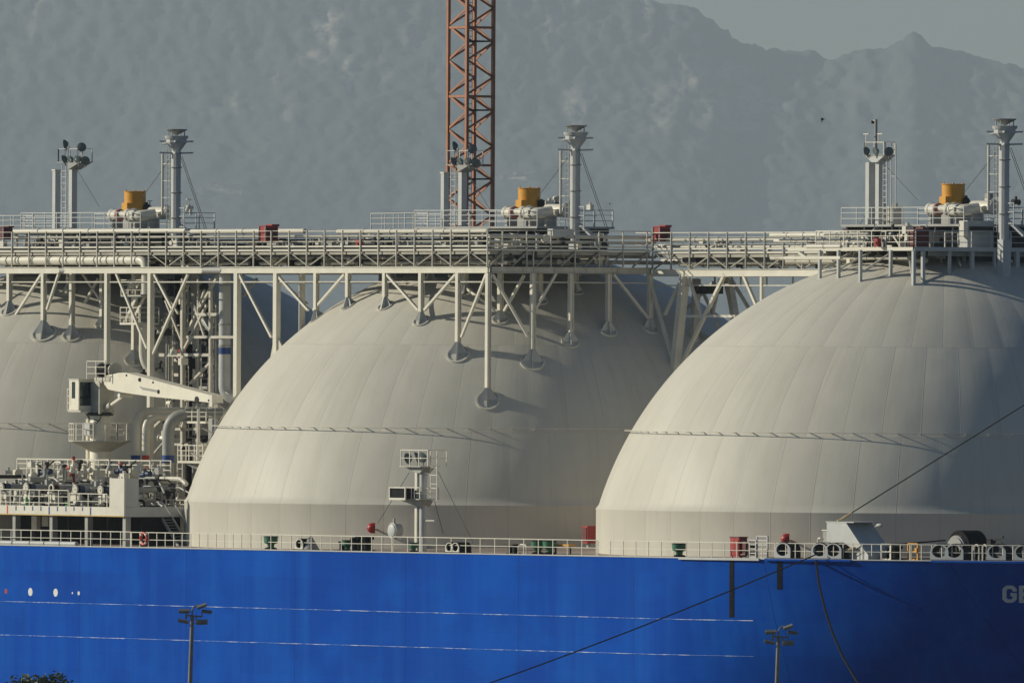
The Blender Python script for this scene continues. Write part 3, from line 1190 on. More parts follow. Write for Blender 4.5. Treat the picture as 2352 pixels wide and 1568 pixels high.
def hose_box(px, py0, py1, y, w, d, mat, label, n=2):
    p0, p1 = P(px, py1, y), P(px, py0, y)
    T = Thing('hose_cabinet', label, 'hose cabinet', (p0.x, y, p0.z), 'red hose cabinets on the walkway')
    h = p1.z - p0.z
    m = MB(); m.box(p0.x - w / 2, p0.x + w / 2, y, y + d, p0.z + .06, p0.z + h * .86); T.part('cabinet_body', m, M[mat])
    m = MB(); m.box(p0.x - w / 2 - .05, p0.x + w / 2 + .05, y - .05, y + d * .45, p0.z + h * .862, p0.z + h * .90)
    m.box(p0.x - w / 2 + .1, p0.x + w / 2 + .06, y + d * .46, y + d + .06, p0.z + h * .862, p0.z + h * .98); T.part('lid', m, M[mat if mat == 'dark_red' else 'red'])
    for k in (-1, 1):
        m = MB(); m.box(p0.x + k * w / 2 - .03, p0.x + k * w / 2 + .03, y - .06, y - .005, p0.z, p0.z + h * .85); T.part('corner_post', m, M['steel_grey'])
    m = MB(); m.box(p0.x + w / 2 + .005, p0.x + w / 2 + .03, y + .1, y + d - .1, p0.z + .2, p0.z + h * .75); T.part('door', m, M['dark_red'])
    return T


hose_box(603, 514, 556, -11.7, .75, .95, 'red', 'red hose cabinet on the walkway between the far dome and the middle dome')
hose_box(1508, 516, 556, .62, .75, .8, 'red', 'red hose cabinet on the walkway ahead of the middle dome')
hose_box(2, 518, 552, -10.9, .7, .7, 'dark_red', 'dark red hose cabinet cut by the left edge of the photo')
hose_box(2096, 521, 572, -6.6, .8, .95, 'dark_red', 'tall dark red hose cabinet on the platform of the largest dome')


def red_box(px, py0, py1, y, w, label, mat='red'):
    p0, p1 = P(px, py1, y), P(px, py0, y)
    m = MB()
    m.box(p0.x - w / 2, p0.x + w / 2, y, y + w * .8, p0.z, p1.z)
    m.box(p0.x - w / 2 - .03, p0.x + w / 2 + .03, y - .03, y + w * .8 + .03, p1.z + .002, p1.z + .05)
    m.tube([(p0.x, y - .02, (p0.z + p1.z) / 2), (p0.x, y - .06, (p0.z + p1.z) / 2)], w * .3, 10)
    return single('extinguisher_box', m, M[mat], (p0.x, y, p0.z), label, 'extinguisher box', 'small red boxes on the walkway')


red_box(821, 552, 568, -11.6, .42, 'small red box standing on the walkway just before the middle dome')
red_box(2011, 549, 566, -7.5, .36, 'small red box on the walkway at the edge of the largest dome')
red_box(1939, 527, 539, 1.5, .34, 'small dark red box above the cream pipe at the largest dome', 'dark_red')


def walkway_bridge():
    S0, S1 = 14.3, 40.4
    y0, y1 = .5, 4.6
    T = Thing('walkway_bridge', 'cream walkway bridge with pipes between the middle dome and the largest dome', 'walkway', (S0, y0, ZG0))
    zg0, zg1 = 35.62, 36.08
    for y, mt in ((y0, 'cream'), (y1, 'cream_worn')):
        g = MB(); girder(g, (S0, y, 0), (S1, y, 0), zg0, zg1); T.part('main_girder', g, M[mt])
    for i in range(7):
        s = S0 + .4 + 4.2 * i
        g = MB(); girder(g, (s, y0 + .17, 0), (s, y1 - .17, 0), zg0 + .015, zg1 - .015); T.part('cross_girder', g, M['cream_worn'])
    zu = 37.25
    d = MB(); d.box(S0, S1, y0 + .1, y1, zu - .06, zu - .02); T.part('deck_grating', d, M['grating'])
    for z in (zu + .12, zu - .12):
        e = MB(); e.box(S0, S1 - 3, y0 - .05, y0 + .03, z - .05, z + .05); T.part('toe_plate', e, M['cream'])
    e = MB(); e.box(S0, S1, y0 + .06, y0 + .16, zu - .42, zu - .2); T.part('deck_beam', e, M['gallery_shade'])
    pm = MB(); pm.box(-.045, .045, -.045, .045, 0, 38.4 - zg1)
    me = mesh_of(pm, 'frame_post', M['steel_grey'], (0, 0, 0))  # darker grey stands for the shaded sides of the posts
    d = MB(); d.box(S0, S1, y1 - .9, y1 - .75, 36.62, 37.1); T.part('shade_strip', d, M['dark_steel'])  # dark strip added for shade under the bridge deck
    for i in range(13):
        s = S0 + 2.08 * i
        T.link('frame_post', me, (s, y0 - .1, zg1))
        if i % 2 == 0:
            T.link('frame_post', me, (s, y1 + .1, zg1))
        b = MB()
        if i % 2:
            b.bar((s, y0 + .05, zu - .3), (s + 2.08, y0 + .05, zg1 + .03), .08)
        else:
            b.bar((s + 2.08, y0 + .05, zu - .3), (s, y0 + .05, zg1 + .03), .08)
        T.part('gallery_brace', b, M['gallery_shade'])
        b = MB(); b.bar((s, y1, zu - .3), (s + 2.08, y1, zg1 + .03), .08); T.part('gallery_brace', b, M['gallery_shade'])
    mb = MB()
    for f in (38.4, 38.0, 37.65):
        mb.bar((S0 - 2, y0 - .03, f), (S1 - 4.5, y0 - .03, f), .05 if f > 38.3 else .03)
        mb.bar((S0, y1, f), (S1, y1, f), .03)
    T.part('hand_rail', mb, M['cream'])
    for y, z, r, mt in ((1.2, 37.98, .15, 'cream'), (2.0, 37.6, .1, 'cream'), (1.3, 36.5, .12, 'cream_worn'), (2.2, 36.6, .16, 'cream'), (3.0, 36.8, .1, 'steel_grey'), (3.6, 36.4, .14, 'cream_worn'), (1.6, 37.5, .08, 'cream')):
        bolted_pipe(T, [(S0 - 1.5, y, z), (S1 + (4 if z > 37.9 else 0), y, z)], r, mt, 2.6)
    clutter(T, 26, S0, S1 - 1, 1, 4, 37.3, 37.6)
    clutter(T, 26, S0, S1 - 1, 1, 4, 36.2, 36.7)
    st = MB(); st.bar((S0, y0, 35.05), (S1 - 2, y0, 35.05), .06, .08); T.part('stringer', st, M['cream_worn'])
    # hangers under the girder
    for i in range(9):
        s = S0 + 1.2 + 2.9 * i
        m = MB(); m.bar((s, y1 - .2, zg0), (s, y1 - .2, 35.0), .09); T.part('hanger', m, M['cream_worn'])
    # the trestle between the two domes
    for a, b, w, y in (((1573, 632), (1549, 858), .5, y0), ((1488, 630), (1549, 840), .19, y0), ((1568, 636), (1527, 723), .17, y0), ((1580.6, 634), (1611, 723), .17, y0),
                       ((1665, 630), (1566, 835), .21, y0), ((1577, 726), (1690, 726), .16, y0), ((1707, 630), (1737, 700), .19, y0), ((1750, 632), (1750, 690), .2, y0),
                       ((1601, 640), (1655, 760), .16, y1), ((1655, 640), (1637, 720), .16, y1), ((1664, 640), (1680, 712), .16, y1), ((1675, 634), (1720, 708), .17, y1), ((1575, 740), (1630, 780), .17, y1),
                       ((1638, 648), (1575, 712), .15, y1), ((1600, 640), (1592, 830), .4, y1 - 1), ((1672, 632), (1690, 740), .42, y1)):
        m = MB(); m.bar(P(*a, y), P(*b, y), w, w); T.part('trestle_leg', m, M['cream' if y == y0 else 'cream_worn'])
    m = MB(); p = P(1627, 665, 3.2); m.cbox(p, 1.6, 1.2, .55); T.part('junction_box', m, M['dark_steel'])
    return T


walkway_bridge()


def platform_fwd():
    """the platform that rings the top of the largest dome"""
    c = CS[2]
    s0, s1, yf = 41.0, 53.5, -8.6
    yc = -7.0
    zu = 37.28
    T = Thing('dome_platform', 'low grey and cream platform on short legs round the top of the largest dome', 'platform', (s0, yf, zu))
    d = MB()
    d.box(s0, s1, yc, 9, zu - .08, zu - .03); T.part('deck_grating', d, M['grating'])
    e = MB(); e.box(s1 - .02, s1 + .06, yc, 9, zu - .16, zu + .1); T.part('edge_beam', e, M['pale_grey'])  # forward edge greyed for its shade, the side edge stays cream
    e = MB(); e.box(s0 - 1, s1 - .03, yc - .06, yc, zu - .14, zu + .08); T.part('edge_beam', e, M['cream'])
    e = MB(); e.box(s0 + 1, s1 - 5.5, yf - .1, yf + .1, 36.62, 36.8); e.bar(P(1836, 580, yf), P(1853, 592, yf), .17, .17); T.part('edge_beam', e, M['cream'])
    # short legs on the dome
    for px, pt in ((1883, 570), (1926, 570), (1976, 570)):
        s = P(px, 640, yf).x
        m = MB(); m.box(s - .09, s + .09, yf - .09, yf + .09, dome_z(s, yf, c) - .1, zu - .1)
        T.part('platform_leg', m, M['pale_grey'])
        m = MB(); m.bar((s, yf, dome_z(s, yf, c) + .5), (s + .3, yf + 2.2, zu - .2), .1); T.part('knee_brace', m, M['cream'])
    m = MB(); s = 51.2; m.box(s - .09, s + .09, -7.2, -7.02, dome_z(s, -7.1, c) - .1, zu - .1); T.part('platform_leg', m, M['pale_grey'])
    for y, w in ((-7.0, .2), (-6.3, .2), (-4.3, .16), (-2.6, .22), (-.9, .16), (.8, .26), (2.0, .16), (3.3, .2), (5, .2)):
        m = MB(); m.box(s1 - w / 2, s1 + w / 2, y - w / 2, y + w / 2, dome_z(s1, y, c) - .1, zu - .165)
        T.part('platform_leg', m, M['pale_grey'])
    for y in (-7.0, -3.4, 0.5):
        m = MB(); m.bar((s1 - .1, y, dome_z(s1, y, c) + .3), (s1 - 2, y + 1.0, zu - .2), .11); T.part('knee_brace', m, M['cream'])
    for k in range(6):
        s = s0 + 1 + 2.2 * k
        m = MB(); m.bar((s, yc + 1.5, zu - .3), (s, 7, zu - .3), .15, .3); T.part('deck_beam', m, M['steel_grey'])
    for y, z, r in ((-6.2, 36.7, .12), (-5.0, 36.55, .16), (-3.6, 36.75, .1)):
        bolted_pipe(T, [(s0 - 4, y, z), (s1 - 1.5, y, z)], r, 'cream_worn', 2.6)
    for a, b, y in (((1770, 540), (1995, 541), -6.5), ((1854, 566), (1932, 567), -8.4), ((1780, 553), (1990, 554), -6.0)):
        p0, p1 = P(*a, y), P(*b, y); p1.z = p0.z
        bolted_pipe(T, [p0, p1], .12, 'cream', 1.8)
    railing(T, [(s1, yc, zu), (s1, 9, zu)], 1.1, step=1.5, mat='pale_grey')
    railing(T, [(s0 + 2, yc, zu), (s1, yc, zu)], 1.1, step=1.5)
    clutter(T, 24, s0 + 4, s1 - 2, -6.5, -4.0, 37.35, 38.6)
    clutter(T, 14, s0, s1 - 1, -6.5, -3, 36.4, 37.0)
    # grey locker
    p0 = P(2240, 572, -1.0)
    m = MB(); m.box(s1 - 1.4, s1 - .5, -2.6, -.6, zu, zu + 1.75); T.part('locker', m, M['pale_grey'])
    m = MB(); m.box(s1 - .8, s1 - .4, -2.95, -2.62, zu + .7, zu + 1.7); T.part('locker_door', m, M['cream'])
    # open frames standing at the rail
    for y in (-4.4, -.4, 3.0):
        m = MB()
        for dz in (.05, 1.0):
            m.bar((s1 - .35, y, zu + dz), (s1 - .35, y + 1.0, zu + dz), .07)
        m.bar((s1 - .35, y, zu), (s1 - .35, y, zu + 1.0), .07); m.bar((s1 - .35, y + 1.0, zu), (s1 - .35, y + 1.0, zu + 1.0), .07)
        m.bar((s1 - .35, y, zu + .5), (s1 - .35, y + 1.0, zu + .5), .05)
        T.part('pipe_frame', m, M['cream'])
    return T


platform_fwd()


# ================================================================== machinery on top of each dome
def top_platform(ci, label):
    c = CS[ci]
    zd = 38.82
    T = Thing('machinery_platform', label, 'platform', (c, 0, zd), 'machinery platforms on the dome tops')
    L = {0: -15.5, 1: -15.2, 2: -7.6}[ci]
    mid = {0: -9.2, 1: -8.6, 2: -7.6}[ci]
    d = MB()
    if L < mid:
        d.box(c + L, c + mid, -1.6, 1.8, zd - .30, zd - .16)
    d.box(c + mid, c + 5.6, -2.6, 3.4, zd - .14, zd)
    T.part('deck_plate', d, M['steel_grey'])
    e = MB()
    for k in range(8):
        s = c + mid + .5 + 1.9 * k
        e.box(s - .08, s + .08, -2.5, 3.2, zd - .42, zd - .145)
    T.part('deck_beam', e, M['dark_steel'])
    for s, y in [(c + L + .6, -1.2), (c + L + .6, 1.5), (c + L + 3.6, -1.2), (c + mid + .3, -2.3), (c + mid + 4.2, -2.3), (c - 1, -2.3), (c + 2.2, -2.3), (c + 5.2, -2.3), (c + 5.2, 3.0), (c - 3.2, 3.0)]:
        m = MB(); m.box(s - .09, s + .09, y - .09, y + .09, dome_z(s, y, c) - .1, zd - .42 if s > c + mid else zd - .31)
        T.part('platform_leg', m, M['steel_grey'])
    for s in (c - 6, c - 2.6, c + 1.2):
        m = MB(); m.bar((s, -2.3, zd - .45), (s + 1.3, -2.3, zd - 1.6), .11); T.part('knee_brace', m, M['cream'])
    # the tank's trunk under the deck
    m = MB(); m.lathe([(3.6, -3.2), (3.6, -.46), (3.2, -.45)], (c + 2.0, .6, zd), 32); T.part('tank_trunk', m, M['dark_steel'])
    m = MB(); m.box(c - 6.2, c - 2.6, .2, 2.8, zd - 1.6, zd - .5); T.part('valve_chest', m, M['dark_steel'])
    clutter(T, 18, c + mid + .5, c - 1, -2.0, 0, zd - 1.5, zd - .6)
    railing(T, [(c + mid, -2.55, zd), (c + 5.55, -2.55, zd), (c + 5.55, 3.3, zd)], 1.05, step=1.55, mat='pale_grey')
    railing(T, [(c + mid, 3.3, zd), (c + 5.5, 3.3, zd)], 1.05, step=1.9, mat='pale_grey')
    if L < mid:
        railing(T, [(c + mid, -1.55, zd - .15), (c + L, -1.55, zd - .15), (c + L, 1.75, zd - .15), (c + mid, 1.75, zd - .15)], 1.05, step=1.25, mat='pale_grey')
        m = MB()
        for k in range(9):
            m.cbox((c + L + .2 - .16 * k, -1.2, zd - .35 - .2 * k), .24, .9, .03)
        m.bar((c + L, -1.6, zd - .3), (c + L - 1.5, -1.6, zd - 2.1), .06, .14); m.bar((c + L, -.8, zd - .3), (c + L - 1.5, -.8, zd - 2.1), .06, .14)
        T.part('stair', m, M['cream'])
    else:
        m = MB()
        for k in range(9):
            m.cbox((c + L - .22 * k - .1, -1.2, zd - .2 - .2 * k), .24, .9, .03)
        m.bar((c + L, -1.6, zd - .1), (c + L - 2.0, -1.6, zd - 1.95), .06, .14); m.bar((c + L, -.8, zd - .1), (c + L - 2.0, -.8, zd - 1.95), .06, .14)
        T.part('stair', m, M['cream'])
        for k in (0, 1):
            m = MB(); m.tube([(c - 6.0 + k * 1.3, -.5, zd), (c - 6.0 + k * 1.3, -.5, zd + 1.15)], .5, 16); m.tube([(c - 6.0 + k * 1.3, -.5, zd + 1.15), (c - 6.0 + k * 1.3, -.5, zd + 1.35)], .16, 10)
            T.part('air_vessel', m, M['cream'])
    # small pieces on the deck
    clutter(T, 10, c - 1, c + 5, 0.8, 2.6, zd + 1.0, zd + 1.5)
    return T


top_platform(0, 'railed machinery platform on top of the far dome')
top_platform(1, 'railed machinery platform on top of the middle dome, in front of the orange tower')
top_platform(2, 'railed machinery platform on top of the largest dome')


def yellow_drum():
    c = 0
    T = Thing('yellow_housing', 'yellow drum with a square box on its side, on top of the middle dome', 'machine housing', (c + .1, .5, 39.75), 'yellow drums on the dome tops')
    x, y, z = c + .1, .5, 39.75
    z1 = P(1200, 432, y).z
    m = MB(); m.lathe([(.72, 0), (.72, z1 - z - .05)], (x, y, z), 36); T.part('drum', m, M['yellow'], sharp=40)
    m = MB(); m.lathe([(.77, z1 - z - .05), (.77, z1 - z)], (x, y, z), 36)
    for k in range(6):
        a = k * pi / 3 + .4
        m.cbox((x + .68 * cos(a), y + .68 * sin(a), z1 + .04), .06, .06, .09)
    T.part('top_flange', m, M['yellow'])
    m = MB(); m.box(x - .12, x + .55, y - .98, y - .45, z + .28, z + .78); T.part('switch_box', m, M['yellow'])
    m = MB(); m.ball((x + .75, y + .45, z + .42), .28, .28, .33, 10, 7); m.tube([(x + .5, y + .35, z + .4), (x + 1.15, y + .55, z + .35)], .1, 8); m.tube([(x + .75, y + .45, z + .1), (x + .75, y + .45, z + .85)], .09, 8)
    T.part('motor', m, M['dark_steel'])
    m = MB(); m.box(x - .9, x + .9, y - .8, y + .9, z - .93, z - .02); T.part('base_frame', m, M['steel_grey'])
    return T


YD = yellow_drum()
copy_thing(YD.o, s2w((CS[0] + .12, .5, 39.75)), 'yellow drum with a square box on its side, on top of the far dome')
copy_thing(YD.o, s2w((CS[2] + .12, .5, 39.78)), 'yellow drum with a square box on its side, on top of the largest dome')


def vapour_pipe():
    c = 0
    zd = 38.82
    y = -1.4
    T = Thing('vapour_pipe', 'fat cream pipe with bends below the yellow drum of the middle dome', 'pipe', (c, y, zd), 'fat cream pipes on the dome tops')
    q = lambda px, py, yy=y: P(px, py, yy)
    zc_ = q(1190, 488).z
    m = MB(); a = q(1160, 488); b = q(1178, 488)
    m.ball((a.x + .25, y, zc_), .36, .42, .42, 14, 9); m.tube([(a.x + .25, y, zc_), (a.x + .95, y, zc_)], .36, 14); T.part('end_vessel', m, M['cream'])
    m = MB(); m.tube([(a.x + .96, y, zc_), (a.x + 1.14, y, zc_)], .4, 14); T.part('red_joint', m, M['pink_cable'])
    m = MB(); m.tube([(a.x + 1.15, y, zc_ + .05), (a.x + 2.1, y, zc_ + .05)], .22, 12); m.tube([(a.x + 2.1, y, zc_), (a.x + 2.3, y, zc_)], .42, 14); T.part('reducer', m, M['cream'])
    p = a.x + 2.5
    m = MB(); m.tube(fillet([(p - .4, y + .5, zc_ + .1), (p + .1, y - .2, zc_ - .02), (p + 2.1, y - .75, zc_ - .08), (p + 2.4, y + .3, zc_ + .05)], .8, 6), .36, 16); T.part('bend', m, M['cream'])
    for s, yy in ((p + .25, y - .25), (p + 1.75, y - .66)):
        m = MB(); m.tube([(s - .05, yy, zc_ - .05), (s + .07, yy - .02, zc_ - .06)], .42, 16); T.part('pipe_collar', m, M['cream_worn'])
    m = MB(); yd = y + 1.0; sd0 = P(1258, 480, yd).x; sd1 = P(1304, 480, yd).x; zz = zc_ + .12; m.tube([(sd0, yd, zz), (sd1, yd, zz)], .42, 16); m.tube([(sd1 - .2, yd, zz), (sd1 - .1, yd, zz)], .48, 16); T.part('drum_pipe', m, M['cream'])
    for s in (a.x + .4, p + .6, p + 2.4):
        m = MB(); m.box(s - .12, s + .12, y - .2, y + .6, zd, zc_ - .25); T.part('pipe_support', m, M['steel_grey'])
    return T


VP = vapour_pipe()
copy_thing(VP.o, s2w((CS[0], -1.4, 38.82)), 'fat cream pipe with bends below the yellow drum of the far dome')
copy_thing(VP.o, s2w((CS[2], -1.4, 38.85)), 'fat cream pipe with bends below the yellow drum of the largest dome')


def vent_mast():
    y = -1.2
    Q = lambda px, py: P(px, py, y)
    x = Q(1322, 400).x
    z = lambda py: Q(1322, py).z
    T = Thing('vent_mast', 'tall grey dish-topped vent mast on the middle dome, right of the orange tower', 'vent mast', (x, y, z(556)), 'vent masts on the dome tops')
    m = MB()
    R = .31
    m.lathe([(R, 0), (R, z(342) - z(556)), (R * 1.02, z(338) - z(556)), (.70, z(320) - z(556)), (.70, z(311) - z(556))], (x, y, z(556)), 10)
    T.part('trunk', m, M['pale_grey'], sharp=20)
    m = MB(); m.box(x - .36, x - .24, y - .18, y - .02, z(540), z(342)); T.part('service_duct', m, M['pale_grey'])
    m = MB(); m.lathe([(.74, 0), (.80, z(304) - z(311)), (.74, z(303.5) - z(311))], (x, y, z(311)), 24); T.part('top_ring', m, M['pale_grey'])
    m = MB(); m.lathe([(.03, 0), (.70, z(290) - z(303)), (.72, z(288) - z(303)), (.3, z(287.5) - z(303))], (x, y, z(303)), 28); T.part('rain_dish', m, M['steel_grey'])
    for k in range(4):
        a = k * pi / 2 + .5
        m = MB(); m.bar((x + .6 * cos(a), y + .6 * sin(a), z(304)), (x + .6 * cos(a), y + .6 * sin(a), z(291)), .05); T.part('dish_leg', m, M['steel_grey'])
    for py in (318, 345):
        m = MB()
        for k in range(4):
            a = k * pi / 2 + radians(56)
            d = Vector((cos(a), sin(a), 0)); t = Vector((-sin(a), cos(a), 0))
            zz = Vector((x, y, z(py)))
            m.prism([zz + d * .3 + t * .22 - Vector((0, 0, .05)), zz + d * 1.12 + t * .06 - Vector((0, 0, .02)), zz + d * 1.12 - t * .06 - Vector((0, 0, .02)), zz + d * .3 - t * .22 - Vector((0, 0, .05))], (0, 0, .11))
        T.part('fender_arm', m, M['pale_grey'])
    m = MB(); m.tube([(x - 1.9, y + .15, z(490)), (x - 1.9, y + .15, z(346))], .085, 10)
    for py in (370, 410, 450):
        m.bar((x - 1.9, y + .15, z(py)), (x - .3, y, z(py)), .035)
    T.part('drain_pipe', m, M['cream'])
    ladder(T, (x - .95, y, z(540)), (x - .95, y, z(335)), .36, 'steel_grey', r=.02)
    for py in (380, 440, 500):
        m = MB(); m.lathe([(.36, 0), (.40, .02), (.40, .06), (.36, .08)], (x, y, z(py)), 10); T.part('band', m, M['steel_grey'])
    for a, b in (((1312, 352), (1237, 450)), ((1332, 352), (1392, 527)), ((1336, 352), (1397, 528))):
        m = MB(); m.tube([P(*a, y), P(*b, y + .5)], .022, 5); T.part('guy_wire', m, M['wire'])
    for dx, dy in ((1.5, .4), (.4, 1.5)):
        m = MB(); m.bar((x + dx, y + dy, z(548)), (x + dx * .15, y + dy * .15, z(512)), .13, .13); T.part('stay_leg', m, M['pale_grey'])
    # lamp on the flare
    m = MB(); m.lathe([(.05, 0), (.34, -.22), (.28, -.26)], (x - .38, y - .55, z(319) + .1), 14); T.part('lamp_hood', m, M['pale_grey'])
    # ladder cage landing
    m = MB()
    for zz in (z(520), z(495), z(475)):
        m.bar((x + .3, y, zz), (x + 1.0, y, zz), .045)
    m.bar((x + 1.0, y, z(528)), (x + 1.0, y, z(474)), .05)
    T.part('landing_rail', m, M['pale_grey'])
    # footing that reaches down to the cover
    m = MB(); m.box(x - .3, x + .3, y - .3, y + .3, dome_z(x, y, 0) - .2, z(556) + .01); T.part('footing', m, M['pale_grey'])
    return T


VM = vent_mast()
vx, vy, vz = VM.b


def vent_copy(px, py_top, label):
    p = P(px, py_top, vy)
    p0 = P(1322, 288, vy)
    copy_thing(VM.o, s2w((p.x, vy, vz + p.z - p0.z)), label)


vent_copy(405.5, 297, 'tall grey dish-topped vent mast on the far dome, right of its yellow drum')
vent_copy(2308, 273, 'tall grey dish-topped vent mast on the largest dome, nearest the right edge')


def light_mast():
    y = -.6
    Q = lambda px, py: P(px, py, y)
    z = lambda py: Q(165, py).z
    X = lambda px: Q(px, 450).x
    x = X(167)
    T = Thing('floodlight_mast', 'grey mast with a cluster of six floodlights on the far dome', 'floodlight mast', (x, y, z(525)), 'floodlight masts on the dome tops')
    m = MB(); m.box(x - .2, x + .2, y - .2, y + .22, z(525), z(372)); T.part('mast_pole', m, M['pale_grey'])
    xb = X(131)
    m = MB(); m.box(xb - .2, xb + .16, y - .25, y + .15, dome_z(xb, y, CS[0]) - .1, z(392)); T.part('square_duct', m, M['pale_grey'])
    m = MB(); m.box(xb - .24, xb + .2, y - .29, y + .19, z(392) + .002, z(389)); T.part('duct_cap', m, M['cream'])
    ladder(T, (X(150), y - .1, z(520)), (X(150), y - .1, z(378)), .5, 'pale_grey', step=.4)
    m = MB()
    for py in (400, 430, 472):
        m.bar((X(140), y, z(py)), (X(165), y, z(py)), .05)
    m.tube([(X(152), y + .2, z(525)), (X(152), y + .2, z(335))], .045, 6)
    T.part('cable_ladder', m, M['steel_grey'])
    # lamp platform
    m = MB(); m.box(X(143), X(200), y - .45, y + .45, z(374), z(372)); T.part('lamp_platform', m, M['steel_grey'])
    m = MB(); m.prism([(x + .15, y - .5, z(374)), (X(196), y - .5, z(374)), (x + .15, y - .5, z(390))], (0, 1.0, 0)); T.part('platform_bracket', m, M['steel_grey'])
    railing(T, [(X(146), y - .42, z(372)), (X(199), y - .42, z(372)), (X(199), y + .42, z(372)), (X(146), y + .42, z(372)), (X(146), y - .42, z(372))], z(342) - z(372), mids=(), step=1.3, mat='pale_grey', r=.02)
    for px, py, d in ((149, 331, (-.6, -.5, -.1)), (188, 338, (.7, -.6, -.1)), (147, 366, (-.7, -.5, -.3)), (161, 367, (-.1, -1, -.4)), (180, 367, (.4, -1, -.4)), (196, 369, (.9, -.7, -.3))):
        floodlight(T, P(px, py, y - .5), d, .31)
    for px in (157, 186):
        m = MB(); m.tube([(X(px), y - .3, z(372)), (X(px), y - .3, z(338))], .05, 6); T.part('lamp_pole', m, M['pale_grey'])
    m = MB(); m.tube([P(174, 385, y), P(228, 475, y)], .02, 5); T.part('guy_wire', m, M['wire'])
    m = MB(); m.box(x - .25, x + .25, y - .25, y + .25, dome_z(x, y, CS[0]) - .2, z(525) - .002); T.part('footing', m, M['pale_grey'])
    return T


LM = light_mast()
p_ = P(1062, 380, LM.b.y) - P(167, 378, LM.b.y)
copy_thing(LM.o, s2w(LM.b + Vector((p_.x, 0, p_.z - .1))), 'grey mast with six floodlights on the middle dome, before the orange tower')


def light_mast_fwd():
    y = -1.0
    Q = lambda px, py: P(px, py, y)
    z = lambda py: Q(2020, py).z
    X = lambda px: Q(px, 450).x
    T = Thing('floodlight_mast', 'grey mast with three floodlights and an aerial on the largest dome', 'floodlight mast', (X(2020), y, z(545)), 'floodlight masts on the dome tops')
    m = MB(); m.box(X(2020) - .18, X(2020) + .2, y - .2, y + .25, z(545), z(372)); T.part('mast_pole', m, M['pale_grey'])
    m = MB(); m.box(X(2002) - .19, X(2002) + .19, y - .35, y + .15, dome_z(X(2002), y, CS[2]) - .1, z(373)); T.part('square_duct', m, M['pale_grey'])
    m = MB(); m.prism([(X(1998), y - .4, z(358)), (X(2042), y - .4, z(358)), (X(2026), y - .4, z(373)), (X(2014), y - .4, z(373))], (0, .8, 0)); T.part('platform_bracket', m, M['pale_grey'])
    m = MB(); m.box(X(1996), X(2044), y - .45, y + .45, z(358) + .002, z(356)); T.part('lamp_platform', m, M['steel_grey'])
    railing(T, [(X(1999), y - .42, z(356)), (X(2042), y - .42, z(356)), (X(2042), y + .42, z(356)), (X(1999), y + .42, z(356)), (X(1999), y - .42, z(356))], z(327) - z(356), mids=(), step=1.3, r=.02)
    m = MB(); m.tube([(X(2011), y, z(356)), (X(2011), y, z(274))], .1, 8); m.bar((X(2011), y, z(277)), (X(2003), y, z(277)), .08); T.part('aerial_pole', m, M['steel_grey'])
    m = MB(); m.tube([(X(2004), y, z(284)), (X(2004), y, z(277))], .1, 8); T.part('siren', m, M['black'])
    m = MB()
    for px in (1995, 2027):
        m.bar((X(px), y - .4, z(308)), (X(px + 12), y - .4, z(308)), .06)
    m.bar((X(2001), y - .4, z(308)), (X(2001), y - .4, z(356)), .05); m.bar((X(2029), y - .4, z(308)), (X(2029), y - .4, z(330)), .05)
    T.part('upper_rail', m, M['cream'])
    for px, py, d in ((1990, 347, (-.9, -.4, -.2)), (2011, 348, (-.1, -1, -.3)), (2042, 348, (.7, -.5, -.1))):
        floodlight(T, P(px, py, y - .5), d, .29)
    ladder(T, (X(2052), y, z(480)), (X(2052), y, z(330)), .5, 'pale_grey', step=2.0)
    ladder(T, (X(2036), y - .1, z(545)), (X(2036), y - .1, z(360)), .4, 'pale_grey')
    m = MB(); m.tube([P(2034, 380, y), P(2108, 460, y)], .02, 5); T.part('guy_wire', m, M['wire'])
    m = MB(); m.tube([P(1998, 480, y), P(1962, 535, y)], .02, 5); T.part('guy_wire', m, M['wire'])
    m = MB(); m.box(X(2020) - .25, X(2020) + .25, y - .25, y + .25, dome_z(X(2020), y, CS[2]) - .2, z(545) - .002); T.part('footing', m, M['pale_grey'])
    return T


light_mast_fwd()

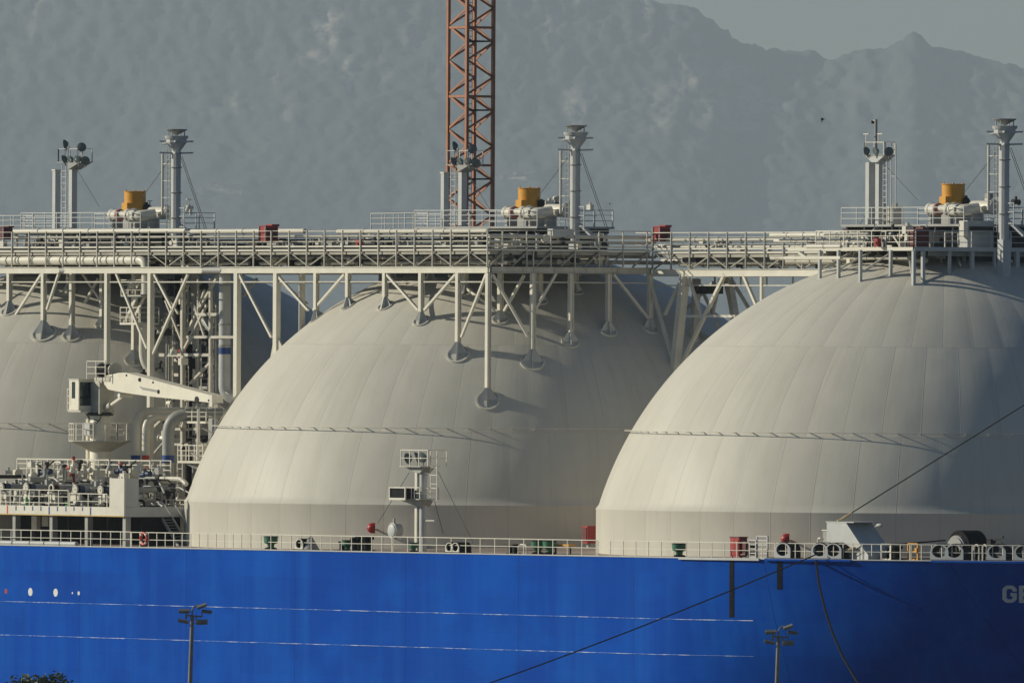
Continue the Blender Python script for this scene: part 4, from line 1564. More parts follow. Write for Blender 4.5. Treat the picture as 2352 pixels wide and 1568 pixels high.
# ================================================================== orange lattice tower beyond the ship
def lattice_tower():
    Y = 1185.0
    k = F / Y
    side = 74.0 / k
    zt = PW(1080, -40, Y).z
    cx = PW(1079.5, 300, Y).x
    T = Thing('lattice_tower', 'orange steel lattice tower rising behind the middle dome', 'tower', (cx, Y, 0), frame='w')
    # corners seen at columns 1028, 1071, 1088 and 1131: B is the near one
    a1 = Vector((43.0 / k, -60.0 / k, 0)); a2 = Vector((60.0 / k, 43.0 / k, 0))
    A = Vector((PW(1029, 300, Y).x, Y + 8.5 / k, 0))
    cs = [A, A + a1, A + a1 + a2, A + a2]           # A, B, D, C
    zof = lambda py: PW(1080, py, Y).z
    for c in cs:
        m = MB(); m.bar(c + Vector((0, 0, 1.2)), c + Vector((0, 0, zt)), .21, .21, up=a1)
        T.part('tower_leg', m, M['orange_paint'])
    step = zof(0) - zof(39.6)
    node0 = zof(59)                                  # a node of leg A
    lo = int((3 - node0) / step) - 1
    hi = int((zt - node0) / step) + 1
    for f in range(4):
        p, q = cs[f], cs[(f + 1) % 4]
        for i in range(lo, hi):
            z0, z1 = node0 + i * step, node0 + (i + 1) * step
            if z0 < 1.3 or z1 > zt:
                continue
            if f in (0, 3):
                a, b = (p, q) if (i % 2 == 0) else (q, p)
                if f == 3:
                    a, b = b, a
            else:
                a, b = (q, p) if (i % 2 == 0) else (p, q)
                if f == 1:
                    a, b = b, a
            m = MB()
            m.bar(a + Vector((0, 0, z0)), b + Vector((0, 0, z1)), .14, .05, up=(q - p).cross(Vector((0, 0, 1))))
            if z1 > 38:
                T.part('lattice_brace', m, M['orange_paint'])
        # the hidden lower part is one piece per face
        m = MB()
        for i in range(lo, hi):
            z0, z1 = node0 + i * step, node0 + (i + 1) * step
            if z1 > 38 or z0 < 1.3:
                continue
            a, b = (p, q) if i % 2 else (q, p)
            m.tube([a + Vector((0, 0, z0)), b + Vector((0, 0, z1))], .055, 6)
        if m.v:
            T.part('lower_lattice', m, M['orange_paint'])
    per = zof(0) - zof(158)
    zz = [zof(64) + per * i for i in range(-3, 2)]
    for z in zz:
        if z < 30 or z > zt:
            continue
        m = MB()
        for f in range(4):
            m.bar(cs[f] + Vector((0, 0, z)), cs[(f + 1) % 4] + Vector((0, 0, z)), .12, .16)
        T.part('ring_frame', m, M['orange_paint'])
        m = MB()
        z2 = z - (zof(0) - zof(33))
        ctr = (cs[0] + cs[2]) / 2
        m.prism([cs[1].lerp(ctr, .1) + Vector((0, 0, z2)), cs[2].lerp(ctr, .1) + Vector((0, 0, z2)), cs[3].lerp(ctr, .1) + Vector((0, 0, z2)), ctr.lerp(cs[0], .2) + Vector((0, 0, z2))], (0, 0, .1))
        T.part('rest_platform', m, M['dark_steel'])
    # climbing ladder in the middle
    c = cs[0].lerp(cs[2], .5) + Vector((-.1, -.35, 0))
    m = MB()
    m.bar(c + Vector((-.2, 0, 2)), c + Vector((-.2, 0, zt)), .04); m.bar(c + Vector((.2, 0, 2)), c + Vector((.2, 0, zt)), .04)
    z = 30
    while z < zt:
        m.bar(c + Vector((-.2, 0, z)), c + Vector((.2, 0, z)), .05); z += .38
    T.part('ladder', m, M['pale_grey'])
    m = MB(); ctr = (cs[0] + cs[2]) / 2; m.box(ctr.x - 3.5, ctr.x + 3.5, ctr.y - 3.5, ctr.y + 3.5, -3, 1.2); T.part('footing', m, M['concrete'])


lattice_tower()


# ================================================================== deck crane
def deck_crane():
    y = -15.5
    q = lambda x, yy, d=0.: P((240 + x / 3.92) * .6125, (1340 + yy / 3.92) * .6125, y + d)
    base = P(230, 1180, y)
    base.z = zdeck(base.x) + .2
    T = Thing('deck_crane', 'cream deck crane with a glazed cab and a long tapering boom', 'deck crane', base)
    c = P(230, 1000, y)
    m = MB(); m.lathe([(.70, 0), (.66, 8.3), (.62, P(230, 945, y).z - base.z)], (c.x, y, base.z), 24); T.part('pedestal', m, M['white_paint'])
    m = MB(); m.box(c.x - .95, c.x - .72, y - .5, y + .1, base.z + 1, P(230, 955, y).z); T.part('ladder_duct', m, M['cream'])
    # slewing house
    m = MB(); zz0, zz1 = P(230, 950, y).z, P(230, 878, y).z
    m.box(c.x - .35, c.x + .75, y - .55, y + .6, zz0, zz1); T.part('slewing_house', m, M['cream_worn'])
    m = MB(); m.lathe([(.85, -.12), (.85, .1)], (c.x, y, zz0), 24); T.part('slewing_ring', m, M['dark_steel'])
    # boom
    prof = [(620, 265), (800, 225), (900, 222), (2160, 555), (2170, 668), (2075, 655), (1250, 570), (870, 515), (650, 470), (595, 400), (575, 350)]
    pts = [q(*p, -.45) for p in prof]
    m = MB(); m.prism(pts, (0, .9, 0)); T.part('boom', m, M['white_paint'], sharp=20)
    m = MB()
    for a in ((920, 262), (1310, 365), (2130, 630)):
        p = q(*a, -.45); m.tube([p, p - Vector((0, .04, 0))], .07, 8)
    p = q(1118, 345, -.45); m.tube([p + Vector((0, 0, .08)), p + Vector((.02, -.05, .08))], .13, 10)
    T.part('pin', m, M['dark_steel'])
    # illegible dark maker's strip
    m = MB(); a, b = q(1150, 455, -.455), q(1400, 500, -.455); m.bar(a, b, .012, .16); T.part('name_strip', m, M['steel_grey'])
    m = MB(); a, b = q(1372, 500, -.465), q(1402, 505, -.465); m.bar(a, b, .012, .24); T.part('name_strip', m, M['black'])
    m = MB(); a, b = q(1118, 430, -.455), q(1150, 452, -.455); m.bar(a, b, .012, .12); T.part('name_strip', m, M['steel_grey'])
    m = MB()
    for x0, y0 in ((1510, 382), (1730, 438), (1950, 492), (1060, 262)):
        a = q(x0 - 30, y0 - 8); b = q(x0 + 30, y0 + 8); m.bar(a, b, .7, .09)
    T.part('rope_guide', m, M['dark_steel'])
    m = MB(); a = q(2190, 550, -.3); b = q(2190, 720, -.3); m.bar(a, b, .3, .35); m.tube([b + Vector((0, -.05, .1)), b + Vector((0, .25, .1))], .2, 12); T.part('boom_head', m, M['cream'])
    m = MB(); p = q(2040, 620, 0); m.tube([p + Vector((0, -.5, 0)), p + Vector((0, .5, 0))], .22, 12); T.part('sheave', m, M['dark_steel'])
    # luffing ram
    m = MB(); a, b, c2 = q(520, 800), q(700, 700), q(900, 560); m.tube([a, b], .24, 12); T.part('ram_cylinder', m, M['cream_worn'])
    m = MB(); m.tube([b, c2], .14, 10); m.tube([c2 + Vector((0, -.5, 0)), c2 + Vector((0, .5, 0))], .16, 10); T.part('ram_rod', m, M['white_paint'])
    # cab
    x0 = q(75, 500, -.9).x; x1 = x0 + .98
    z0, z1 = q(140, 770, -.9).z, q(140, 330, -.9).z
    yf = y - 1.5
    x0 = P((240 + 75 / 3.92) * .6125, 900, yf).x; x1 = P((240 + 215 / 3.92) * .6125, 900, yf).x
    yb = yf + 1.35
    m = MB()
    m.box(x0, x1, yf, yb, z0, z0 + .28); m.box(x0, x1, yf, yb, z1 - .12, z1)
    for xx in (x0, x1 - .1):
        for yy in (yf, yb - .1):
            m.box(xx, xx + .1, yy, yy + .1, z0 + .281, z1 - .121)
    m.box(x0 + .12, x0 + .3, yf + .01, yf + .06, z0 + .281, z1 - .121); m.box(x1 - .42, x1 - .11, yf + .01, yf + .06, z0 + .281, z1 - .121)
    m.box(x0 + .31, x1 - .43, yf + .01, yf + .06, z0 + .281, z0 + .75)
    m.box(x0, x0 + .05, yf + .11, yb - .11, z0 + .281, z1 - .121); m.box(x0 + .11, x1 - .11, yb - .05, yb, z0 + .281, z1 - .121)
    cab = T.part('cab', m, M['white_paint'])
    m = MB(); m.box(x0 + .31, x1 - .43, yf + .03, yf + .05, z0 + .76, z1 - .13); T.part('side_window', m, M['window_glass'], parent=cab)
    zm = z0 + (z1 - z0) * .42
    m = MB(); m.box(x1 - .05, x1 - .03, yf + .11, yb - .11, zm + .04, z1 - .13); T.part('front_window', m, M['window_glass'], parent=cab)
    m = MB(); m.box(x1 - .05, x1 - .03, yf + .11, yb - .11, z0 + .3, zm - .04); T.part('front_window', m, M['window_glass'], parent=cab)
    m = MB(); m.box(x1 - .07, x1 + .02, yf + .1, yb - .1, zm - .035, zm + .035); m.box(x1 - .07, x1 + .02, yb - .55, yb - .5, zm + .04, z1 - .13); T.part('glazing_bar', m, M['black'], parent=cab)
    m = MB(); m.box(x0 - .04, x1 + .3, yf - .04, yb, z0 - .14, z0 - .01); T.part('cab_floor', m, M['cream_worn'], parent=cab)
    m = MB(); m.box(x0 - .03, x1 + .06, yf - .04, yb + .03, z1 + .002, z1 + .07); T.part('cab_roof', m, M['cream'], parent=cab)
    m = MB()
    for k in range(4):
        z = z0 + .0 + k * .45
        m.bar((x0 - .35, yf + .1, z), (x0 + .02, yf + .1, z), .05)
    m.bar((x0 - .35, yf + .1, z0 - .1), (x0 - .35, yf + .1, z0 + 1.4), .05)
    T.part('grab_rail', m, M['cream'])
    m = MB(); m.box(x1, c.x + .6, y - .5, y + .4, z1 - .55, z1 - .1); T.part('cab_bracket', m, M['cream'])
    # winch on top
    p = q(650, 180)
    m = MB(); m.tube([(p.x - .7, y, p.z - .05), (p.x + .75, y, p.z - .05)], .42, 16); T.part('winch_drum', m, M['black'])
    m = MB()
    for s in (-.78, .8):
        m.tube([(p.x + s - .05, y, p.z - .05), (p.x + s + .05, y, p.z - .05)], .52, 16)
    m.box(p.x - .9, p.x + .95, y - .5, y + .5, p.z - .75, p.z - .5); T.part('winch_frame', m, M['cream_worn'])
    m = MB(); m.box(p.x - 1.0, p.x - .1, y - .45, y + .5, q(560, 380).z, p.z - .76); T.part('boom_root', m, M['cream'])
    railing(T, [(p.x - 1.3, y - .8, p.z - .7), (p.x + .9, y - .8, p.z - .7)], 1.25, step=.9)
    # platform
    zp = P(225, 1011, y).z
    xa, xb = P(157, 1011, y - 1.3).x + .2, P(292, 1011, y + 1).x - .4
    m = MB(); m.lathe([(2.1, -.08), (2.1, 0)], (c.x, y, zp), 8); T.part('platform_plate', m, M['cream_worn'], sharp=20)
    m = MB(); m.lathe([(.66, -.75), (1.95, -.09)], (c.x, y, zp), 8, cap=False); T.part('platform_bracket', m, M['cream_worn'], sharp=20)
    railing(T, [(c.x + 2.05 * cos(pi / 4 * k), y + 2.05 * sin(pi / 4 * k), zp) for k in range(8)], 1.1, mids=(.33, .66), step=1.0, closed=True)
    m = MB(); m.box(c.x - .35, c.x + .35, y - 1.05, y - .65, zp + .3, zp + 1.15); T.part('control_box', m, M['pale_grey'])
    m = MB(); m.tube([(c.x + 2.05 * cos(t) * .99 * 0 + c.x * 0 + c.x - 1.35 + .22 * cos(t), y - 1.62, zp + .38 + .22 * sin(t)) for t in [2 * pi * i / 16 for i in range(16)]], .07, 8, closed=True); T.part('life_ring', m, M['orange_paint'])
    for a, b in (((320, 820), (480, 960)), ((560, 830), (470, 965)), ((400, 830), (500, 930))):
        p0, p1 = q(*a, -.6), q(*b, -.6)
        m = MB(); mid = (p0 + p1) / 2 - Vector((0, 0, .15)); m.tube([p0, mid, p1], .035, 6); T.part('hanging_cable', m, M['black'])


deck_crane()


# ================================================================== manifold platform and pipes
def manifold():
    yf = -23.0
    c1 = P(285, 1176, yf)
    zt, zb = P(200, 1163, yf).z, P(200, 1185, yf).z
    s0, s1 = -62.0, c1.x
    yb = -18.45
    T = Thing('manifold_platform', 'cream loading platform with blue tick marks over a dark recess', 'loading platform', (s1, yf, zb))
    m = MB(); m.box(s0, s1, yf, yf + .12, zb, zt); T.part('front_plate', m, M['cream'])
    m = MB(); m.box(s1 - .12, s1, yf + .121, yb, zb, zt + .02); T.part('side_plate', m, M['pale_grey'])  # end plate greyed for its shade, the lit front stays cream
    m = MB(); m.box(s0, s1 - .01, yf - .012, yf - .002, zb, zb + .07); T.part('edge_stripe', m, M['tray_ochre'])
    m = MB(); m.prism([(s0, yf + .13, zt - .5), (s1 - .13, yf + .13, zt - .5), (s1 - .13, -18.5, zt - .5), (-14.4, -17, zt - .5), (-17.5, -14, zt - .5), (s0, -14, zt - .5)], (0, 0, .08)); T.part('platform_plate', m, M['steel_grey'])
    m = MB(); m.box(s1 - 1.75, s1 - .002, yf + .0, yf + .1, zt + .002, P(268, 1098, yf).z); T.part('splash_panel', m, M['cream'])
    m = MB(); m.box(s1 - .12, s1 - .002, yf + .101, yf + 1.1, zt + .03, P(268, 1098, yf).z); T.part('splash_panel', m, M['pale_grey'])  # end panel greyed for its shade, unlike the cream front panel
    # blue and red tick marks
    for px, h, mt, w in ((17, .6, 'bright_red', .15), (36.8, .32, 'blue_band', .13), (56, .32, 'blue_band', .13), (75, .32, 'blue_band', .13), (94, .32, 'blue_band', .13), (113, .6, 'blue_band', .15), (132, .32, 'blue_band', .13), (151.5, .32, 'blue_band', .13), (170, .28, 'blue_band', .13), (189.6, .28, 'blue_band', .13), (208, .6, 'blue_band', .15)):
        s = P(px, 1175, yf).x
        m = MB(); m.box(s - w / 2, s + w / 2, yf - .010, yf - .001, max(zb + .075, zt - h), zt - .03); T.part('tick_mark', m, M[mt])
    # posts below
    for px in (38, 123, 204, 291):
        s = P(px, 1220, -22.6).x
        m = MB(); m.box(s - .17, s + .17, -22.8, -22.4, zdeck(s) - .05, zb + .3); T.part('platform_post', m, M['steel_grey'])
    for px, y in ((80, -20), (160, -20), (250, -19.5), (330, -18.8)):
        s = P(px, 1220, y).x
        m = MB(); m.box(s - .12, s + .12, y - .12, y + .12, zdeck(s), zb + .3); T.part('platform_post', m, M['dark_steel'])
    m = MB(); m.box(s0, -14.6, -17.2, -16.8, zdeck(-40), zt - .52); T.part('recess_shade', m, M['black'])  # black sheet painting the deep shade under the platform
    m = MB(); m.box(s1 - .3, s1 - .15, -21.5, -18.6, zdeck(-11), zb); T.part('recess_shade', m, M['black'])  # black sheet closing the same shade at the forward end
    m = MB(); m.box(P(72, 1220, -20.5).x, P(84, 1220, -20.5).x, -20.5, -20.2, zb - 1.0, zb - .1); T.part('cabinet', m, M['cream'])
    m = MB(); m.box(P(96, 1220, -20.5).x, P(110, 1220, -20.5).x, -20.5, -20.2, zb - .75, zb - .1); T.part('cabinet', m, M['cream_worn'])
    railing(T, [(P(-20, 1160, yf + .25).x, yf + .25, zt), (P(157, 1160, yf + .25).x, yf + .25, zt)], 1.02, mids=(.2, .6), step=1.15)
    railing(T, [(P(160, 1164, yf + .2).x, yf + .2, zt - .05), (P(246, 1165, yf + .2).x, yf + .2, zt - .05)], .88, mids=(.45, .02), step=1.9)
    for px in (6, 62, 118, 175, 233):
        s = P(px, 1150, yf + .8).x
        o = MB(); o.box(s - .22, s + .1, yf + .7, yf + .9, zt + .2, zt + .72); o.box(s + .2, s + .5, yf + .75, yf + .95, zt + .4, zt + .8); o.box(s - .4, s + .15, yf + .6, yf + .95, zt + .1, zt + .18)
        T.part('reducer_support', o, M['cream'])
    m = MB(); s = P(61, 1155, yf + .5).x; m.tube([(s, yf + .5, zt - .05), (s, yf + .5, zt + .5)], .09, 10); T.part('gas_bottle', m, M['bright_green'])
    m = MB(); s = P(154, 1158, yf + .5).x; m.tube([(s, yf + .5, zt - .05), (s, yf + .5, zt + .28)], .1, 10); T.part('gas_bottle', m, M['bright_green'])
    clutter(T, 44, -31, s1 - 2, -22.2, -19.2, zt + .1, zt + .9)
    clutter(T, 52, -33, s1 - 3, -20, -17.2, zt + .9, zt + 2.6)
    m = MB(); m.box(-30, s1 - 3.4, -17.1, -16.9, zt - .4, zt + 1.5); T.part('shade_panel', m, M['dark_steel'])  # dark panel added for the black gaps behind the pipes
    for k in range(46):
        s = rnd.uniform(-31, s1 - 2.2); y = rnd.uniform(-21, -17.6); z = zt + rnd.uniform(.2, 1.9)
        r = rnd.choice((.04, .06, .08, .12, .16))
        if k % 3 == 0:
            pts = [(s, y, zt - .4), (s, y, z), (s + rnd.uniform(-1.5, 1.5), y, z), (s + rnd.uniform(-1.5, 1.5), y + 1, z)]
        elif k % 3 == 1:
            pts = [(s, -21.6, z), (s, y, z), (s, y, z + rnd.uniform(.2, .9))]
        else:
            pts = [(s, y, z), (s + rnd.uniform(.8, 3), y, z), (s + 3, y, z - rnd.uniform(.3, .9))]
        m = MB(); m.tube(fillet(pts, r * 2.5, 3), r, 8); T.part('small_pipe', m, M[rnd.choice(('cream', 'cream_worn', 'steel_grey', 'steel_grey', 'dark_steel', 'pale_grey', 'black'))])
    return T, zt, zb, s1


MF, ZT, ZB, SMF = manifold()


def manifold_pipe():
    yf = -22.6
    p = P(60, 1119, yf)
    T = Thing('manifold_pipe', 'second loading pipe from the left, with a cream blind flange', 'loading pipe', p, 'loading pipes of the manifold')
    m = MB(); m.tube([(p.x, yf + .1, p.z), (p.x, yf + 4.2, p.z)], .2, 16); T.part('pipe_body', m, M['steel_grey'])
    m = MB(); m.tube([(p.x, yf + .065, p.z), (p.x, yf + .22, p.z)], .28, 20); T.part('pipe_flange', m, M['black'])
    m = MB(); m.tube([(p.x, yf - .05, p.z), (p.x, yf + .06, p.z)], .29, 24)
    for k in range(10):
        a = 2 * pi * k / 10
        m.tube([(p.x + .22 * cos(a), yf - .05, p.z + .22 * sin(a)), (p.x + .22 * cos(a), yf - .08, p.z + .22 * sin(a))], .028, 6)
    m.tube([(p.x, yf - .055, p.z), (p.x, yf - .1, p.z)], .07, 8)
    T.part('blind_flange', m, M['cream'])
    m = MB(); m.tube([(p.x, yf + .23, p.z), (p.x, yf + .6, p.z)], .25, 18); T.part('blue_collar', m, M['actuator_blue'])
    m = MB(); m.box(p.x - .12, p.x + .12, yf + 1.5, yf + 1.75, p.z + .15, p.z + .5); m.tube([(p.x, yf + 1.62, p.z + .5), (p.x, yf + 1.62, p.z + .85)], .05, 8); T.part('stem', m, M['steel_grey'])
    return T


MPI = manifold_pipe()
for px, lab in ((3, 'loading pipe cut by the left edge, with a cream blind flange'), (173, 'fourth loading pipe from the left, with a cream blind flange, below the red valve'), (231, 'loading pipe nearest the white splash panel, with a cream blind flange')):
    p = P(px, 1118 + px * .03, -22.6)
    copy_thing(MPI.o, s2w((p.x, -22.6, p.z)), lab)


def open_pipe():
    yf = -22.6
    p = P(117, 1121, yf)
    T = Thing('open_pipe', 'middle loading pipe ending in an open cream ring with a dark red collar', 'loading pipe', p, 'loading pipes of the manifold')
    n = 24
    m = MB(); m.loft_ring([(p.x + .29 * cos(2 * pi * i / n), yf, p.z + .29 * sin(2 * pi * i / n)) for i in range(n)], [(p.x + .2 * cos(2 * pi * i / n), yf, p.z + .2 * sin(2 * pi * i / n)) for i in range(n)], (0, .1, 0)); T.part('open_ring', m, M['cream'])
    m = MB(); m.tube([(p.x, yf + .11, p.z), (p.x, yf + .3, p.z)], .24, 18); T.part('bore', m, M['black'])
    m = MB(); m.tube([(p.x, yf + .31, p.z), (p.x, yf + .5, p.z)], .26, 18); T.part('red_collar', m, M['dark_red'])
    m = MB(); m.tube([(p.x, yf + .51, p.z), (p.x, yf + 4.2, p.z)], .2, 16); T.part('pipe_body', m, M['steel_grey'])


open_pipe()


def actuator():
    y = -18.5
    p = P(108, 1082, y)
    T = Thing('valve_actuator', 'dark blue valve actuator with a red cap, left of the red valve', 'valve actuator', (p.x, y, p.z - .9), 'blue valve actuators above the loading pipes')
    m = MB(); m.tube([(p.x - .6, y, p.z - .08), (p.x - .1, y, p.z - .04)], .17, 12); m.tube([(p.x + .1, y, p.z), (p.x + .45, y, p.z)], .2, 12); T.part('actuator_cylinder', m, M['actuator_blue'])
    m = MB(); m.tube([(p.x, y, p.z - 1.0), (p.x, y, p.z + .35)], .09, 10); T.part('valve_stem', m, M['black'])
    m = MB(); m.tube([(p.x, y, p.z + .36), (p.x, y, p.z + .54)], .11, 12); T.part('red_cap', m, M['bright_red'])
    return T


AC = actuator()
for px, py, lab in ((278, 1080, 'dark blue valve actuator with a red cap, right of the red valve'), (336, 1088, 'dark blue valve actuator with a red cap, at the right end of the manifold')):
    p = P(px, py, -18.5)
    copy_thing(AC.o, s2w((p.x, -18.5, p.z - .9)), lab)


def red_valve():
    y = -18.6
    p = P(((0 + 1620 / 5.88) * .6125), ((1700 + 300 / 5.88) * .6125), y)
    T = Thing('red_valve', 'bright red valve with handwheel bosses above the loading pipes', 'valve', (p.x, y, p.z - 1.0))
    m = MB(); m.tube([(p.x, y, p.z - 1.0), (p.x, y, p.z + .7)], .1, 10); T.part('valve_stem', m, M['dark_red'])
    m = MB(); m.tube([(p.x, y, p.z + .3), (p.x, y, p.z + .6)], .13, 12); T.part('valve_cap', m, M['bright_red'])
    m = MB(); m.tube([(p.x - .6, y, p.z - .02), (p.x - .35, y, p.z - .02)], .15, 12); m.tube([(p.x + .1, y, p.z), (p.x + .36, y, p.z + .04)], .15, 12); m.tube([(p.x - .35, y, p.z), (p.x + .1, y, p.z)], .06, 8); T.part('actuator_cylinder', m, M['bright_red'])
    m = MB(); m.ball((p.x - .1, y - .15, p.z - .42), .15, .12, .15, 10, 6); T.part('boss', m, M['bright_red'])


red_valve()


def manifold_gantry():
    y = -17.4
    a, b = P(40, 1053, y), P(345, 1063, y)
    zt_ = a.z
    zb_ = P(200, 1100, y).z
    T = Thing('manifold_gantry', 'cream railed gantry above the loading pipes', 'gantry', (a.x, y, zb_))
    m = MB()
    for z in (zt_, zt_ - .30, zt_ - .62):
        m.bar((a.x, y, z), (b.x, y, z), .075 if z == zt_ else .05); m.bar((a.x, y + 1.6, z), (b.x, y + 1.6, z), .05)
    T.part('hand_rail', m, M['cream'])
    n = 13
    pm = MB(); pm.box(-.04, .04, -.04, .04, 0, zt_ - zb_)
    me = mesh_of(pm, 'rail_post', M['cream'], (0, 0, 0))
    for i in range(n + 1):
        s = a.x + (b.x - a.x) * i / n
        T.link('rail_post', me, (s, y, zb_)); T.link('rail_post', me, (s, y + 1.6, zb_))
    m = MB(); m.box(a.x, b.x, y, y + 1.6, zb_ - .12, zb_ - .02); T.part('walk_plate', m, M['cream_worn'])
    for i in range(6):
        s = a.x + 1 + (b.x - a.x - 2) * i / 5
        m = MB(); m.box(s - .12, s + .12, y + .6, y + .85, zdeck(s), zb_ - .121); T.part('gantry_leg', m, M['steel_grey'])
        m = MB(); m.lathe([(.2, 0), (.2, .8), (.13, .9), (.15, 1.15)], (s + .4, y + .75, zb_), 14); T.part('riser_column', m, M['steel_grey' if i % 2 else 'cream_worn'])
    for px in (102, 290):
        p0, p1 = P(px, 1078, y - .3), P(px + 22, 1058, y - .3)
        m = MB(); m.tube([p0 + Vector((-.9, 0, .35)), p0, p1], .045, 6); T.part('black_hose', m, M['black'])
    ladder(T, (b.x + .25, y, zb_ - 1.2), (b.x - .1, y, zt_ - .3), .5)


manifold_gantry()


# ================================================================== risers, stairs and pipes between the far and the middle dome
def riser(name, label, pts, r, bands=(), mat='cream', group='pipe risers between the domes', fill=None):
    T = Thing(name, label, 'pipe', pts[0], group)
    m = MB(); m.tube(fillet(pts, fill or r * 2.4, 8), r, 18); T.part('pipe_run', m, M[mat])
    for z0, z1, mt in bands:
        p = Vector(pts[0])
        m = MB(); m.tube([(p.x, p.y, z0), (p.x, p.y, z1)], r * 1.03, 18); T.part('colour_band', m, M[mt])
    return T


def zat(px, py, y):
    return P(px, py, y).z


def risers():
    y = -14.0
    # two bent pipes beside the crane
    p = P(311, 1100, y); zt_ = zat(311, 946, y)
    riser('bent_pipe', 'left of two cream bent pipes, with a blue band at its foot', [(p.x, y, ZT - .4), (p.x, y, zt_), (p.x, y + 4.5, zt_)], .31, [(zat(311, 1056, y), zat(311, 1045, y), 'blue_band')], fill=1.1)
    p = P(334, 1100, y); zt_ = zat(334, 958, y)
    riser('bent_pipe', 'right of two cream bent pipes, with an orange band at its foot', [(p.x, y, ZT - .4), (p.x, y, zt_), (p.x, y + 4.0, zt_)], .24, [(zat(334, 1056, y), zat(334, 1045, y), 'bright_red')], fill=.9)
    y = -15.2
    p = P(386, 1100, y); zt_ = zat(386, 952, y); zl = zat(386, 1112, y)
    T = riser('grey_riser', 'fat grey pipe with a dark blue band, bending over towards the middle dome', [(p.x, y, zl - .3), (p.x, y, zt_), (p.x + 2.6, y + 3.6, zt_)], .40, [(zat(386, 1062, y), zat(386, 1045, y), 'blue_band')], 'steel_grey', fill=1.3)
    m = MB(); m.tube(fillet([(p.x, y, zl - .25), (p.x, y, zl), (p.x - .3, y - 1.6, zl)], .5, 5), .41, 16); m.tube([(p.x - .3, y - 1.62, zl), (p.x - .3, y - 1.75, zl)], .47, 16); T.part('end_bend', m, M['cream'])
    y = -9.5
    p = P(516, 800, y)
    T = riser('grey_riser', 'tall grey pipe with a dark blue band dropping from the walkway', [(p.x, y, 35.7), (p.x, y, zat(516, 905, y)), (p.x + .9, y + .6, zat(516, 905, y) - .5)], .39, [(zat(516, 813, y), zat(516, 798, y), 'blue_band')], 'pale_grey', fill=1.0)
    for py in (655, 745, 794):
        m = MB(); z = zat(516, py, y); m.tube([(p.x, y, z - .05), (p.x, y, z + .05)], .43, 18); T.part('clamp', m, M['steel_grey'])
    y = -7.5
    p = P(448, 800, y)
    riser('grey_riser', 'thinner grey pipe with a blue band behind the black pipe', [(p.x, y, 35.7), (p.x, y, zat(448, 1040, y))], .26, [(zat(448, 816, y), zat(448, 806, y), 'blue_band')], 'pale_grey')
    y = -9.0
    p = P(409, 700, y)
    riser('black_pipe', 'upper black pipe hanging below the walkway beside the stair landings', [(p.x, y, 35.7), (p.x, y, zat(409, 770, y)), (p.x + .5, y, zat(409, 785, y)), (p.x + .5, y, zat(409, 880, y))], .24, (), 'black', fill=.4)
    p = P(434, 900, y)
    T = riser('black_pipe', 'lower black pipe with a heavy flange running down to the deck', [(p.x, y, zat(434, 790, y)), (p.x, y, zat(434, 1140, y))], .22, (), 'black')
    m = MB(); z = zat(434, 835, y); m.tube([(p.x, y, z - .35), (p.x, y, z + .35)], .42, 14); T.part('flange_block', m, M['black'])
    m = MB(); z = zat(420, 808, y); m.tube([(p.x - .5, y - .3, z), (p.x - .2, y - .3, z + .25)], .2, 10); T.part('red_valve_body', m, M['bright_red'])
    m = MB(); z = zat(420, 822, y); m.ball((p.x - 1.1, y, z), .38, .25, .28, 10, 6); T.part('red_valve_body', m, M['dark_red'])
    y = -10.6
    a = [P(329, 752, y), P(329, 838, y), P(392, 900, y)]
    a = [Vector((a[0].x, y, a[0].z)), Vector((a[0].x, y, a[1].z)), Vector((a[0].x + 1.7, y + 1.6, a[1].z - 1.9))]
    riser('bent_pipe', 'cream pipe that bends away under the stair landings', a, .28, (), 'cream', fill=.9)
    y = -8.2
    p = P(470, 700, y)
    a = [P(446, 640, y), P(452, 715, y), P(500, 770, y)]
    riser('bent_pipe', 'slanting grey pipe behind the risers', [a[0], a[1], a[2]], .3, (), 'steel_grey', fill=.8)
    # frame of the riser tower
    T = Thing('riser_frame', 'steel frame of posts and braces around the pipe risers', 'steel frame', P(480, 1150, -8), None)
    y = -9.9
    for a, b, w in (((420, 640), (420, 1060), .26), ((484, 640), (484, 1075), .2), ((363, 815), (485, 815), .2), ((430, 774), (540, 774), .17), ((455, 722), (500, 722), .2), ((470, 665), (455, 710), .13), ((497, 640), (460, 705), .15),
                    ((475, 700), (424, 800), .16), ((450, 712), (470, 774), .13), ((486, 830), (437, 880), .16), ((360, 640), (410, 720), .15), ((380, 690), (420, 790), .13), ((396, 985), (430, 940), .12), ((350, 985), (395, 940), .16),
                    ((380, 1010), (350, 1045), .1), ((398, 985), (480, 985), .16), ((400, 1020), (482, 1020), .14), ((455, 640), (455, 720), .12)):
        m = MB(); m.bar(P(*a, y), P(*b, y), w); T.part('frame_member', m, M['cream_worn'])
    y = -5.0
    for a, b, w in (((400, 660), (480, 660), .3), ((392, 640), (392, 1000), .3), ((470, 650), (470, 1000), .3), ((395, 900), (480, 900), .3), ((395, 760), (475, 760), .3), ((395, 760), (470, 900), .2)):
        m = MB(); m.bar(P(*a, y), P(*b, y), w); T.part('frame_member', m, M['dark_steel'])
    for px, y0_, y1_ in ((470, 820, 980), (425, 840, 1000), (488, 700, 900)):
        ladder(T, P(px, y1_, -9.6), P(px, y0_, -9.6), .45, 'cream', along=(.7, .7, 0))
